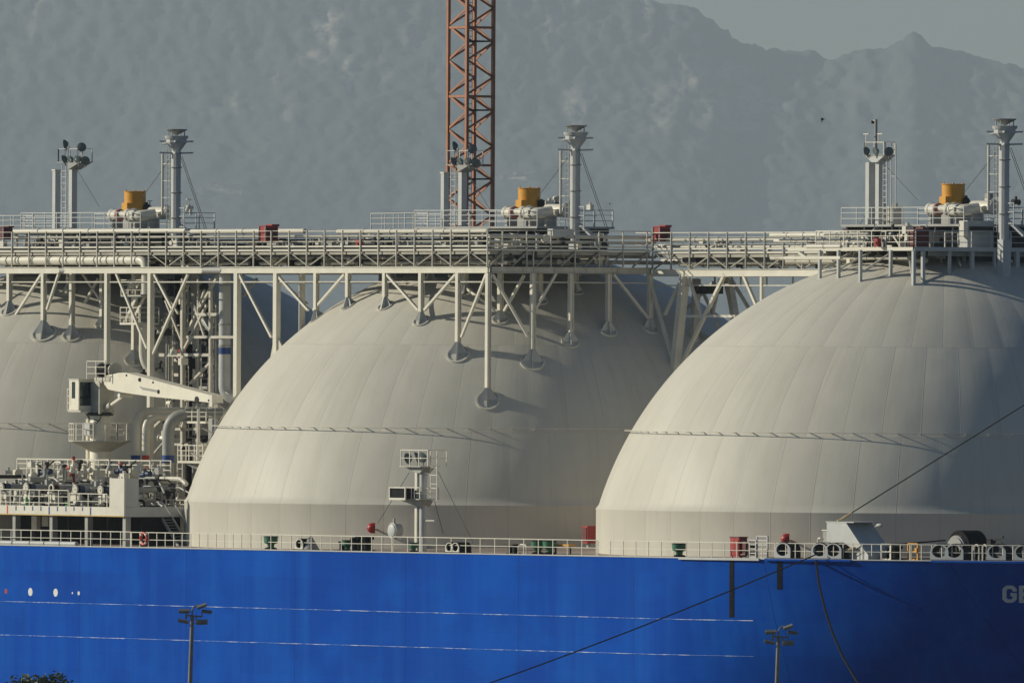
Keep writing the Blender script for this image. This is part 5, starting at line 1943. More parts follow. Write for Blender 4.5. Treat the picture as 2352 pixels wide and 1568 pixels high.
    for k in range(15):
        px = 362 + 9.3 * k + rnd.uniform(-3, 3)
        yy = rnd.uniform(-8.5, -3.5)
        a0, a1 = rnd.uniform(640, 720), rnd.uniform(900, 1120)
        p0, p1 = P(px, a1, yy), P(px, a0, yy); p1.x = p0.x
        m = MB(); m.tube([p0, p1], rnd.choice((.06, .09, .13, .17)), 8); T.part('service_pipe', m, M[rnd.choice(('cream_worn', 'steel_grey', 'dark_steel', 'black', 'cream'))])
    for k in range(11):
        yy = rnd.uniform(-9.5, -5)
        py = 690 + 34 * k + rnd.uniform(-8, 8)
        p0, p1 = P(rnd.uniform(362, 400), py, yy), P(rnd.uniform(450, 495), py, yy); p1.z = p0.z
        m = MB(); m.bar(p0, p1, rnd.choice((.08, .14, .2))); T.part('frame_member', m, M[rnd.choice(('cream_worn', 'dark_steel', 'steel_grey', 'cream'))])
    for py in (1000, 1075, 1130):
        p0, p1 = P(360, py, -7), P(478, py, -7)
        m = MB(); m.box(p0.x, p1.x, -7, -5.5, p0.z - .5, p0.z); T.part('dark_backing', m, M['dark_steel'])  # dark boxes added as background behind the risers
    clutter(T, 34, P(365, 800, -9).x, P(500, 800, -9).x, -11, -8, zat(430, 980, -9), zat(430, 800, -9))
    clutter(T, 22, P(365, 800, -9).x, P(500, 800, -9).x, -11, -8, zat(430, 1150, -9), zat(430, 1000, -9))
    clutter(T, 14, P(355, 800, -9).x, P(440, 800, -9).x, -11, -8, zat(430, 780, -9), zat(430, 660, -9))


risers()


def stair_landing(px0, px1, py_rail, py_floor, y, label, depth=1.6):
    a, b = P(px0, py_floor, y), P(px1, py_floor, y)
    T = Thing('stair_landing', label, 'landing', (a.x, y, a.z), 'railed stair landings between the domes')
    m = MB(); m.box(a.x, b.x, y, y + depth, a.z - .16, a.z - .02); T.part('landing_plate', m, M['cream'])
    h = P(px0, py_rail, y).z - a.z
    railing(T, [(a.x, y + depth, a.z), (a.x, y + .05, a.z), (b.x, y + .05, a.z), (b.x, y + depth, a.z)], h, mids=(.33, .66), step=.85)
    return T, a, b


T_, a_, b_ = stair_landing(277, 326, 643, 677, -10.2, 'uppermost railed stair landing left of the black pipe')
m = MB(); m.bar(a_ + Vector((.1, .3, 0)), a_ + Vector((1.3, .3, 1.3)), .08, .2); m.bar(a_ + Vector((.1, .9, 0)), a_ + Vector((1.3, .9, 1.3)), .08, .2)
T_.part('stair_stringer', m, M['cream'])
T_, a_, b_ = stair_landing(275, 318, 706, 740, -10.2, 'second railed stair landing, below the uppermost one')
m = MB(); m.bar(a_ + Vector((.1, .3, 0)), a_ + Vector((1.6, .3, 1.7)), .08, .2); m.bar(a_ + Vector((.1, .9, 0)), a_ + Vector((1.6, .9, 1.7)), .08, .2)
T_.part('stair_stringer', m, M['cream'])
T_, a_, b_ = stair_landing(407, 464, 1022, 1057, -16.0, 'railed landing with a ladder, right of the fat banded grey pipe', 2.6)
ladder(T_, (a_.x + .25, -15.95, P(415, 1140, -16).z), (a_.x + .25, -15.95, a_.z - .17), .6, 'cream')
m = MB()
m.bar((b_.x, -15.6, b_.z - .2), (b_.x + .5, -14, b_.z - .9), .16); m.bar((a_.x + .9, -15.8, b_.z - .2), (b_.x + .2, -14.8, b_.z - 1.1), .16); T_.part('knee_brace', m, M['steel_grey'])
m = MB(); m.box(b_.x - .5, b_.x + .3, -15.2, -14.6, b_.z, P(450, 960, -15).z); T_.part('grey_column', m, M['steel_grey'])
m = MB(); m.lathe([(.17, 0), (.11, 1.4), (.1, 3.3)], (b_.x - .6, -15.9, b_.z), 10); T_.part('post', m, M['cream'])
T_, a_, b_ = stair_landing(423, 472, 935, 966, -14.5, 'railed landing under the tip of the crane boom', 1.4)
T_, a_, b_ = stair_landing(380, 428, 1147, 1177, -18.0, 'lowest railed landing, at the head of the stair to the deck', 2.2)
m = MB(); m.box(a_.x - 1.2, b_.x, -17.9, -17.8, a_.z - .65, a_.z - .17); T_.part('skirt_plate', m, M['pale_grey'])


def dome_ladder():
    """ladder up the flank of the middle dome, with a dark foot box"""
    pts = []
    az = radians(229)
    T = Thing('dome_ladder', 'caged ladder climbing the left flank of the middle dome', 'ladder', (RD * cos(az) * .96, RD * sin(az) * .96, ZK + 2.4), None)
    for i in range(13):
        z = ZK + 2.4 + i * .38
        r = sqrt(RD * RD - (z - ZC) ** 2) + .25
        pts.append(Vector((r * cos(az), r * sin(az), z)))
    t = Vector((-sin(az), cos(az), 0))
    m = MB()
    for k in (-.3, .3):
        for i in range(12):
            m.bar(pts[i] + t * k, pts[i + 1] + t * k, .06)
    for i in range(12):
        for f in (0, .5):
            p = pts[i].lerp(pts[i + 1], f); m.bar(p - t * .3, p + t * .3, .035)
    T.part('ladder', m, M['cream'])
    m = MB()
    for i in range(1, 12, 2):
        n = (pts[i] - Vector((0, 0, ZC))).normalized()
        m.tube([pts[i] - t * .35, pts[i] - t * .35 + n * .5, pts[i] + n * .75, pts[i] + t * .35 + n * .5, pts[i] + t * .35], .022, 5)
    T.part('ladder_cage', m, M['cream'])
    return T


dome_ladder()


def deck_stair():
    y = -20.0
    a, b = P(372, 1190, y), P(410, 1262, y)
    b.z = zdeck(b.x) + .05
    T = Thing('deck_stair', 'steep grey stair from the loading platform down to the deck', 'stair', b)
    m = MB()
    for k in (0, .8):
        m.bar(a + Vector((0, k, 0)), b + Vector((0, k, 0)), .06, .2)
    T.part('stringer', m, M['steel_grey'])
    m = MB()
    for i in range(10):
        p = a.lerp(b, (i + .5) / 10); m.box(p.x - .1, p.x + .1, y + .03, y + .77, p.z - .02, p.z + .02)
    T.part('treads', m, M['steel_grey'])
    m = MB(); m.bar(a + Vector((.3, 0, .9)), b + Vector((.3, 0, .9)), .05); m.bar(a + Vector((.3, .8, .9)), b + Vector((.3, .8, .9)), .05); T.part('hand_rail', m, M['steel_grey'])


deck_stair()


# ================================================================== deck edge railings
def deck_rail(a, b, label, h=.98, step=1.32):
    pts = [edge(a + (b - a) * i / 14, .22) for i in range(15)]
    T = Thing('deck_railing', label, 'railing', pts[0], 'railings along the deck edge')
    railing(T, pts, h, mids=(.52,), step=step, r=.024, pr=.026)


deck_rail(-20, 300, 'deck railing in front of the dark recess under the loading platform', 1.0, 1.9)
deck_rail(302, 574, 'deck railing beside the orange life ring and the foot of the stair')
deck_rail(576, 900, 'deck railing in front of the middle dome, left of the deck light mast')
deck_rail(903, 1370, 'deck railing at the foot of the deck light mast')
deck_rail(1373, 1780, 'deck railing in front of the skirt of the largest dome')
deck_rail(1783, 2090, 'deck railing between the mooring chocks, in front of the grey deck box')
deck_rail(2093, 2420, 'deck railing at the bow end, behind the twin mooring chocks')


def life_ring():
    e = edge(330, .12)
    p = Vector((e.x, e.y, e.z + .58))
    m = MB(); m.tube([(p.x + .36 * cos(2 * pi * i / 28), p.y, p.z + .36 * sin(2 * pi * i / 28)) for i in range(28)], .085, 10, closed=True)
    T = Thing('life_ring', 'orange life ring hanging on the deck railing', 'life ring', e)
    T.part('ring', m, M['bright_red'])
    m = MB()
    for k in range(4):
        a = pi / 4 + k * pi / 2
        c = Vector((p.x + .36 * cos(a), p.y, p.z + .36 * sin(a)))
        d = Vector((-sin(a), 0, cos(a)))
        m.tube([c - d * .05, c + d * .05], .092, 10)
    T.part('white_band', m, M['hull_mark_white'])


life_ring()


# ================================================================== deck light mast with its screen box
def deck_mast():
    y = -21.3
    Q = lambda px, py, d=0.: P(px, py, y + d)
    z = lambda py: Q(970, py).z
    X = lambda px: Q(px, 1150).x
    x = X(972)
    zb = zdeck(x) + .05
    T = Thing('deck_light_mast', 'deck mast with floodlights and a dark framed box before the middle dome', 'light mast', (x, y, zb))
    m = MB(); m.tube([(x, y, zb), (x, y, z(1072))], .24, 16); T.part('mast_pole', m, M['pale_grey'])
    m = MB(); m.box(x - .52, x - .27, y - .3, y - .1, zb, z(1080)); T.part('cable_duct', m, M['cream'])
    for py, xa, xb, hh in ((1072, 939, 988, 14), (1147, 926, 986, 15)):
        m = MB(); m.box(X(xa), X(xb), y - .75, y + .75, z(py), z(py - 2)); T.part('mast_platform', m, M['cream_worn'])
        m = MB(); m.prism([(X(xa) + .1, y - .4, z(py) - .01), (X(xb) - .1, y - .4, z(py) - .01), (x + .2, y - .4, z(py + hh)), (x - .2, y - .4, z(py + hh))], (0, .8, 0)); T.part('platform_bracket', m, M['steel_grey'])
    railing(T, [(X(942), y - .72, z(1070)), (X(1004), y - .72, z(1070)), (X(1004), y + .7, z(1070))], z(1033) - z(1070), mids=(.5,), step=1.1)
    railing(T, [(X(927), y - .72, z(1145)), (X(986), y - .72, z(1145)), (X(986), y + .7, z(1145))], z(1119) - z(1145), mids=(.5,), step=1.1)
    for px, py, d in ((937, 1052, (-.9, -.35, -.2)), (956, 1050, (-.5, -.8, -.3)), (970, 1050, (.3, -1, -.3))):
        floodlight(T, Q(px, py, -.4), d, .36)
    # dark framed box
    x0, x1 = X(932), X(966)
    m = MB(); m.box(x0, x1, y - 1.15, y - .5, z(1145), z(1121)); o = T.part('box_body', m, M['black'])
    m = MB(); w = .09
    m.box(x0 - w, x1 + w, y - 1.22, y - 1.14, z(1121), z(1118.5)); m.box(x0 - w, x1 + w, y - 1.22, y - 1.14, z(1148), z(1143)); m.box(x0 - w, x0, y - 1.22, y - 1.14, z(1143) + .002, z(1121) - .002); m.box(x1, x1 + w, y - 1.22, y - 1.14, z(1143) + .002, z(1121) - .002)
    T.part('box_frame', m, M['cream'], parent=o)
    ladder(T, (X(996), y, z(1148)), (X(996), y, z(1035)), .7, 'cream', step=1.0)
    m = MB()
    for py in (1090, 1120, 1147):
        m.bar((x, y, z(py)), (X(1002), y, z(py)), .05)
    T.part('ladder_bracket', m, M['cream'])
    for a, b, d in (((1006, 1082), (1088, 1248), .3), ((998, 1150), (1018, 1225), .8), ((940, 1085), (868, 1200), 1.5)):
        m = MB(); m.tube([Q(*a), Q(*b, d)], .022, 5); T.part('guy_wire', m, M['wire'])
    m = MB(); m.bar(Q(998, 1195), Q(960, 1195), .06); T.part('stub', m, M['cream'])


deck_mast()


# ================================================================== mooring chocks, winch and other deck pieces
def chock_mesh():
    n = 28
    outer, inner = [], []
    for i in range(n):
        a = 2 * pi * i / n
        ox, oz = .62 * cos(a), .52 + .46 * sin(a)
        if sin(a) < -.2:
            oz = .02
            ox = .62 * max(-1, min(1, cos(a) * 1.25))
        outer.append((ox, 0, oz)); inner.append((.49 * cos(a), 0, .55 + .37 * sin(a)))
    return outer, inner


def chock(px, label, sc=1.0, mat='pale_grey'):
    e = edge(px, .10)
    z = zdeck(e.x) + .03
    s = e.x
    dy = (halfb(s + .5, z) - halfb(s - .5, z))
    ang = atan2(-dy, 1.0)
    T = Thing('mooring_chock', label, 'mooring chock', (s, e.y, z), 'pale rimmed mooring chocks on the deck edge')
    o, i_ = chock_mesh()
    ca_, sa_ = cos(-ang * -1), sin(ang)
    def tr(p, d=0.):
        x, y, zz = p[0] * sc, d, p[2] * sc
        return Vector((s + x * cos(ang) - y * sin(ang), e.y + x * sin(ang) + y * cos(ang), z + zz))
    vec = tr((0, 0, 0), .08) - tr((0, 0, 0), 0)
    m = MB(); m.loft_ring([tr(p) for p in o], [tr(p) for p in i_], vec); T.part('rim', m, M[mat])
    vec = tr((0, 0, 0), .85) - tr((0, 0, 0), 0)
    m = MB(); m.loft_ring([tr((p[0] * 1.06, 0, p[2] * 1.05), .085) for p in o], [tr((p[0] * .98, 0, .56 + (p[2] - .56) * .98), .085) for p in i_], vec); T.part('chock_body', m, M['black'])
    m = MB(); m.prism([tr((-.8, 0, -.03), -.05), tr((.95, 0, -.03), -.05), tr((.95, 0, -.03), .85), tr((-.8, 0, -.03), .85)], (0, 0, .09)); T.part('base_plate', m, M['black'])
    return T


for px, lab in ((1797, 'single pale rimmed mooring chock left of the pair with the rope'), (1882, 'left chock of the pair, with the mooring rope passing through it'), (1913, 'right chock of the pair in front of the grey deck box'),
                (2157, 'left chock of the twin chocks below the black winch'), (2191, 'right chock of the twin chocks below the black winch'), (2288, 'mooring chock right of the white hoops near the right edge'), (2350, 'mooring chock cut by the right edge')):
    chock(px, lab)
chock(686, 'small dark chock with a white mouth in front of the middle dome', .72, 'cream')
chock(1031, 'small dark chock just right of the deck light mast', .66, 'cream')
chock(1045, 'second small dark chock right of the deck light mast', .66, 'cream')


def deck_box():
    y0 = edge(1950, .85).y
    c = lambda x, yy: P((2960 + x / 5.345) * .6125, (1920 + yy / 5.345) * .6125, y0)
    prof = [c(750, 200), c(1130, 200), c(1480, 730), c(1580, 850), c(1580, 1015), c(1215, 1015), c(750, 1015)]
    e = edge(1945, 1.0)
    # keep the box inside the edge of the deck, which already curves in here
    T = Thing('deck_box', 'pale grey deck housing with a slanting front, behind the pair of chocks', 'deck housing', (prof[5].x, y0, zdeck(e.x)))
    m = MB(); m.prism(prof, (0, 1.9, 0)); T.part('housing', m, M['pale_grey'], sharp=20)
    m = MB(); a, b = c(735, 195), c(1300, 195); m.box(a.x, b.x, y0 - .03, y0 + 1.95, prof[0].z + .002, prof[0].z + .06); T.part('top_plate', m, M['pale_grey'])
    a, b = c(590, 370), c(740, 1000)
    m = MB(); m.box(a.x, b.x, y0 + .3, y0 + 1.2, b.z, a.z); T.part('side_locker', m, M['steel_grey'])
    m = MB(); m.box(a.x - .05, b.x, y0 + .25, y0 + 1.25, a.z + .002, a.z + .07); T.part('locker_lid', m, M['cream'])
    m = MB(); p = c(520, 520); m.tube(fillet([Vector((p.x, y0 + .2, zdeck(e.x))), Vector((p.x, y0 + .2, p.z)), Vector((p.x + .3, y0 + .2, p.z))], .15, 4), .06, 8); T.part('goose_neck', m, M['cream'])
    m = MB(); p = c(1480, 260); m.ball((p.x, y0 + 1.2, p.z), .3, .15, .12, 10, 6); m.bar((p.x - .2, y0 + 1.2, p.z), (p.x - .9, y0 + 1.2, p.z - .3), .06); T.part('lamp', m, M['pale_grey'])
    return T


deck_box()


def winch():
    y = edge(2185, 2.3).y
    c = lambda x, yy, d=0.: P((3400 + x / 4.127) * .6125, (1920 + yy / 4.127) * .6125, y + d)
    p = P(2198, 1263, y)
    T = Thing('mooring_winch', 'black mooring winch with a pale drum hub behind the twin chocks', 'winch', (p.x, y, zdeck(p.x) + .1))
    m = MB(); m.tube([(p.x, y + .1, p.z), (p.x, y + 1.5, p.z)], 1.2, 28); T.part('rope_drum', m, M['black'])
    m = MB(); m.tube([(p.x, y - .1, p.z - .05), (p.x, y + .1, p.z - .05)], .95, 28); m.tube([(p.x, y - .2, p.z - .05), (p.x, y - .1, p.z - .05)], .86, 24); T.part('drum_flange', m, M['steel_grey'])
    m = MB(); m.tube([(p.x, y - .3, p.z - .05), (p.x, y - .2, p.z - .05)], .44, 20); T.part('drum_bore', m, M['dark_steel'])
    m = MB(); a = c(1150, 440); m.box(a.x - .25, a.x + .15, y + .6, y + 1.0, zdeck(p.x), a.z + .1); m.bar((a.x, y + .8, a.z), (a.x + 1.2, y + .8, a.z + .25), .1); m.bar((a.x, y + .8, a.z - .2), (a.x + 1.1, y + .8, a.z - .1), .06); m.tube([(a.x + .3, y + .6, a.z - .5), (a.x + .3, y + 1.0, a.z - .5)], .2, 10); T.part('brake_gear', m, M['dark_steel'])
    m = MB(); m.box(p.x - 1.0, p.x + 2.0, y - .05, y + 1.6, zdeck(p.x) - .1, zdeck(p.x) + .12); T.part('winch_bed', m, M['dark_steel'])


winch()


def rope(name, pts, r, mat, label, sub=None):
    m = MB(); m.tube(pts, r, 7)
    return single(name, m, M[mat], pts[0], label, 'rope', 'ropes and wires')


def sag(p0, p1, d, n=24):
    p0, p1 = Vector(p0), Vector(p1)
    out = []
    for i in range(n + 1):
        t = i / n
        q = p0.lerp(p1, t); q.z -= 4 * d * t * (1 - t)
        out.append(q)
    return out


e1 = edge(1882, -.15) + Vector((0, 0, .42))
qe = w2s(PW(250, 1838, 1030.0))
rope('mooring_rope', sag(e1, qe, .9, 40), .042, 'rope', 'long dark mooring rope slanting from the chock down across the blue hull')
e2 = edge(1874, -.1) + Vector((0, 0, -.05))
pp = []
for (x, yy), t in zip(((1874, 1296), (1882, 1345), (1895, 1400), (1914, 1458), (1938, 1512), (1975, 1575), (2030, 1655), (2100, 1742)), (0, .16, .32, .46, .58, .70, .86, 1.0)):
    Yw = s2w(e2).y * (1 - t) + 1030 * t
    pp.append(w2s(PW(x, yy, Yw)))
pp[0] = e2
rope('mooring_rope', pp, .075, 'black', 'black mooring rope hanging in a curve down the bow')
a_ = P(1926, 1196, edge(1950, .85).y + .8)
b_ = P(2352, 930, -16.0)
rope('stay_wire', [a_ + (b_ - a_) * .07, b_ + (b_ - a_) * .5], .036, 'rubber', 'dark stay wire rising from the deck housing to the right edge')
m = MB(); m.tube([a_, a_ + (b_ - a_) * .035, a_ + (b_ - a_) * .075], [.07, .10, .05], 8); m.bar(a_ - Vector((0, 0, .15)), a_ + Vector((0, 0, .1)), .16)
single('wire_socket', m, M['rope_tan'], a_, 'tan socket at the foot of the stay wire on the deck housing', 'wire fitting')
w0 = P(2172, 1240, edge(2185, 2.3).y)
rope('winch_rope', [w0, edge(2000, 2.2) + Vector((0, 0, .8)), edge(1985, 2.0) + Vector((0, 0, .75))], .05, 'rubber', 'black rope running from the winch towards the deck housing')
rope('winch_rope', [edge(1964, .35) + Vector((0, 0, .72)), edge(1921, .5) + Vector((0, 0, .45))], .09, 'rope_tan', 'tan covered rope running into the pair of chocks')


def hose_bell(px, py, c, label):
    """red half-round cover on a bracket at the tank skirt"""
    d = _sd(px, py)
    o = C0 - Vector((c, 0, 0))
    R_ = 22.35
    A = d.x ** 2 + d.y ** 2; B = 2 * (o.x * d.x + o.y * d.y); Cc = o.x ** 2 + o.y ** 2 - R_ ** 2
    t = (-B - sqrt(B * B - 4 * A * Cc)) / 2 / A
    p = C0 + d * t
    T = Thing('red_hood', label, 'hose hood', p, 'red half-round hoods on the tank skirts')
    ax = Vector((ca, sa, 0))
    m = MB(); m.tube([p - ax * .28, p - ax * .24, p - ax * .12, p + ax * .02, p + ax * .24], [.05, .18, .29, .34, .34], 18); T.part('hood', m, M['red'])
    rad = Vector((p.x - c, p.y, 0)).normalized()
    m = MB(); m.bar(p + Vector((0, 0, -.1)), p - rad * .9 + Vector((0, 0, -.1)), .1); T.part('bracket', m, M['steel_grey'])


hose_bell(853, 1212, 0, 'red half-round hood on the skirt of the middle dome')
hose_bell(1804, 1237, CS[2], 'red half-round hood on the skirt of the largest dome')


def deck_cabinet(px, py0, py1, inset, w, d, label, two=False):
    e = edge(px, inset)
    z0 = zdeck(e.x)
    y = e.y
    zt_ = P(px, py0, y).z; zb_ = P(px, py1, y).z
    T = Thing('fire_cabinet', label, 'fire cabinet', (e.x, y, z0), 'red fire cabinets on the main deck')
    m = MB(); m.box(e.x - w / 2, e.x + w / 2, y, y + d, zb_, zt_); T.part('cabinet_body', m, M['red'])
    m = MB(); m.box(e.x - w / 2 + .06, e.x - .02, y - .03, y - .002, zb_ + .1, zt_ - .1); m.box(e.x + .02, e.x + w / 2 - .06, y - .03, y - .002, zb_ + .1, zt_ - .1); T.part('cabinet_door', m, M['red'])
    m = MB(); m.box(e.x - w / 2 - .04, e.x + w / 2 + .04, y - .04, y + d + .04, zt_ + .002, zt_ + .06); T.part('lid', m, M['dark_red'])
    m = MB()
    for k in (-1, 1):
        m.box(e.x + k * w / 2 - .05, e.x + k * w / 2 + .05, y + .1, y + .2, z0 - .05, zb_ - .002)
    m.bar((e.x - w / 2 - .4, y + .1, z0 + .25), (e.x + w / 2 + .5, y + .1, z0 + .25), .05)
    T.part('stand', m, M['steel_grey'])
    if two:
        m = MB(); m.box(e.x + w / 2 + .01, e.x + w / 2 + .5, y + .15, y + d + .3, zb_ + .1, zt_ - .22); T.part('side_cabinet', m, M['dark_red'])


deck_cabinet(1687, 1234, 1278, 1.0, .95, .6, 'red fire cabinet on a stand in front of the skirt of the largest dome', True)


def side_cabinet():
    T_c = CS[2]
    y = -10.5
    p = P(1352, 1228, y)
    T = Thing('fire_cabinet', 'dark red fire cabinet at the left rim of the largest dome', 'fire cabinet', (p.x, y, P(1352, 1250, y).z), 'red fire cabinets on the main deck')
    z0, z1 = P(1352, 1247, y).z, P(1352, 1207, y).z
    m = MB(); m.box(p.x - .35, p.x + .30, y - .3, y + .45, z0, z1); T.part('cabinet_body', m, M['red'])
    m = MB(); m.box(p.x - .28, p.x + .22, y - .34, y - .305, z0 + .12, z1 - .1); T.part('cabinet_door', m, M['dark_red'])
    m = MB(); m.box(p.x - .1, p.x + .1, y - .1, y + .1, zdeck(p.x) + .1, z0 - .002); T.part('stand', m, M['steel_grey'])


side_cabinet()


def roller(px, inset, label, sc=1.0, mat='green'):
    e = edge(px, inset)
    z = zdeck(e.x) + .04
    T = Thing('mooring_roller', label, 'mooring roller', (e.x, e.y, z), 'green mooring rollers on the deck edge')
    m = MB(); m.lathe([(.20 * sc, .15 * sc), (.24 * sc, .34 * sc), (.42 * sc, .40 * sc), (.46 * sc, .78 * sc), (.2 * sc, .8 * sc)], (e.x, e.y, z), 18); T.part('roller_head', m, M[mat])
    m = MB(); m.lathe([(.40 * sc, 0), (.40 * sc, .08 * sc), (.22 * sc, .145 * sc)], (e.x, e.y, z), 18); T.part('roller_base', m, M['black'])
    m = MB(); m.lathe([(.475 * sc, .79 * sc), (.475 * sc, .84 * sc)], (e.x, e.y, z), 18); T.part('roller_rim', m, M['dark_steel'])


roller(622, .55, 'green mooring roller at the railing left of the small white chock')
roller(1560, .6, 'green mooring roller in front of the skirt of the largest dome')
roller(798, .8, 'first green roller of the group of bollards in front of the middle dome', .8)
roller(1236, 1.5, 'left half of the dark green rollers between the two domes', 1.0)
roller(1263, 1.6, 'right half of the dark green rollers between the two domes', 1.0)
roller(950, 1.2, 'small green roller at the foot of the deck light mast', .7)


def bollard(px, inset, label, sc=1.0):
    e = edge(px, inset)
    z = zdeck(e.x) + .05
    T = Thing('bollard', label, 'bollard', (e.x, e.y, z), 'black bollards on the main deck')
    m = MB(); m.lathe([(.26 * sc, 0), (.26 * sc, .62 * sc), (.36 * sc, .66 * sc), (.36 * sc, .8 * sc), (.2 * sc, .84 * sc)], (e.x, e.y, z), 16); T.part('bollard_post', m, M['black'])
    m = MB(); m.lathe([(.45 * sc, -.03), (.45 * sc, .05)], (e.x, e.y, z), 16); T.part('bollard_base', m, M['dark_steel'])


for px, ins, lab, sc in ((786, .7, 'slim black bollard left of the first green roller', .7), (817, .9, 'black bollard right of the first green roller', 1.0), (829, 1.1, 'black bollard in the middle of the group before the middle dome', 1.1), (845, 1.2, 'rightmost black bollard of the group before the middle dome', 1.1),
                         (1185, .9, 'black bollard beside the white hoop between the two domes', .7), (1172, .8, 'small black bollard at the railing between the two domes', .6), (2060, 1.4, 'black bollard between the deck housing and the yellow frame', 1.0), (2046, 1.5, 'squat black bollard beside the white frame near the yellow frame', .9)):
    bollard(px, ins, lab, sc)


def hoop(px, inset, w, h, mat, label, grp='white pipe hoops on the deck edge', r=.06):
    e = edge(px, inset)
    z = zdeck(e.x)
    m = MB(); m.tube(fillet([(e.x - w / 2, e.y, z), (e.x - w / 2, e.y, z + h), (e.x + w / 2, e.y, z + h), (e.x + w / 2, e.y, z)], min(w, h) * .45, 6), r, 8)
    single('pipe_hoop', m, M[mat], (e.x, e.y, z), label, 'pipe hoop', grp)


hoop(2243, .5, .5, .98, 'cream', 'white pipe hoop left of the chock near the right edge')
hoop(2262, .5, .42, .98, 'cream', 'white pipe hoop touching the chock near the right edge')
hoop(1893 - 0, 1.1, .3, .7, 'cream', 'short white hoop between the chocks of the pair', r=.045)
hoop(1200, .7, .9, .62, 'cream', 'low white hoop on the deck between the two domes', r=.05)


def frame(px, inset, w, h, mat, label, bars=2):
    e = edge(px, inset)
    z = zdeck(e.x) + .03
    T = Thing('pipe_stand', label, 'pipe frame', (e.x, e.y, z), 'pipe frames on the deck edge')
    m = MB()
    for k in (-1, 1):
        m.bar((e.x + k * w / 2, e.y, z), (e.x + k * w / 2, e.y, z + h), .09)
    T.part('upright', m, M[mat])
    m = MB()
    for k in range(bars + 1):
        zz = z + .05 + (h - .05) * k / bars
        m.bar((e.x - w / 2, e.y, zz), (e.x + w / 2, e.y, zz), .07)
    T.part('cross_bar', m, M[mat])
    return T, e, z


T_, e_, z_ = frame(2097, .5, 1.0, 1.0, 'yellow', 'yellow pipe frame with a small lamp box on the deck edge')
m = MB(); m.box(e_.x + .3, e_.x + .5, e_.y - .1, e_.y + .1, z_ + .45, z_ + .75); T_.part('lamp_box', m, M['yellow'])
frame(2035, .5, .95, .95, 'cream', 'white pipe frame left of the yellow frame')
frame(1751, 1.0, 1.1, 1.35, 'pale_grey', 'tall grey ladder frame left of the single chock', 5)
frame(1728, 1.1, .8, 1.1, 'pale_grey', 'short grey ladder frame right of the red fire cabinet', 4)


def vent_cowl(px, inset, label):
    e = edge(px, inset)
    z = zdeck(e.x) + .03
    m = MB(); m.lathe([(.62, 0), (.5, .2), (.3, .55), (.14, .8), (.03, .95)], (e.x, e.y, z), 16)
    single('deck_cone', m, M['steel_grey'], (e.x, e.y, z), label, 'cone')


vent_cowl(713, .7, 'grey pointed cone on the deck right of the small white chock')


def dished_cover():
    p = P(902, 1218, -21.9)
    T = Thing('dished_cover', 'round pale dished cover on the skirt of the middle dome, right of the red hood', 'cover', p)
    m = MB(); m.tube([p + Vector((0, .5, 0)), p, p - Vector((0, .12, 0)), p - Vector((0, .18, 0))], [.46, .46, .40, .2], 20); T.part('dish', m, M['pale_grey'])
    m = MB(); m.tube([(p.x + .47 * cos(2 * pi * i / 20), p.y - .03, p.z + .47 * sin(2 * pi * i / 20)) for i in range(20)], .05, 6, closed=True); T.part('dish_rim', m, M['pale_grey'])
    m = MB(); m.bar(p + Vector((0, .1, .4)), p + Vector((0, .1, .75)), .12); T.part('stub_pipe', m, M['steel_grey'])


dished_cover()


def orange_tray():
    e = edge(1293, 2.2)
    z = zdeck(e.x) + .55
    T = Thing('orange_stretcher', 'flat orange tray on short legs left of the dark red cabinet', 'tray', (e.x, e.y, z - .5))
    m = MB(); m.box(e.x - 1.0, e.x + 1.0, e.y - .25, e.y + .25, z, z + .12); T.part('tray_top', m, M['yellow'])
    m = MB()
    for k in (-.8, .8):
        m.box(e.x + k - .04, e.x + k + .04, e.y - .05, e.y + .05, z - .5, z - .002)
    T.part('tray_leg', m, M['dark_steel'])


orange_tray()

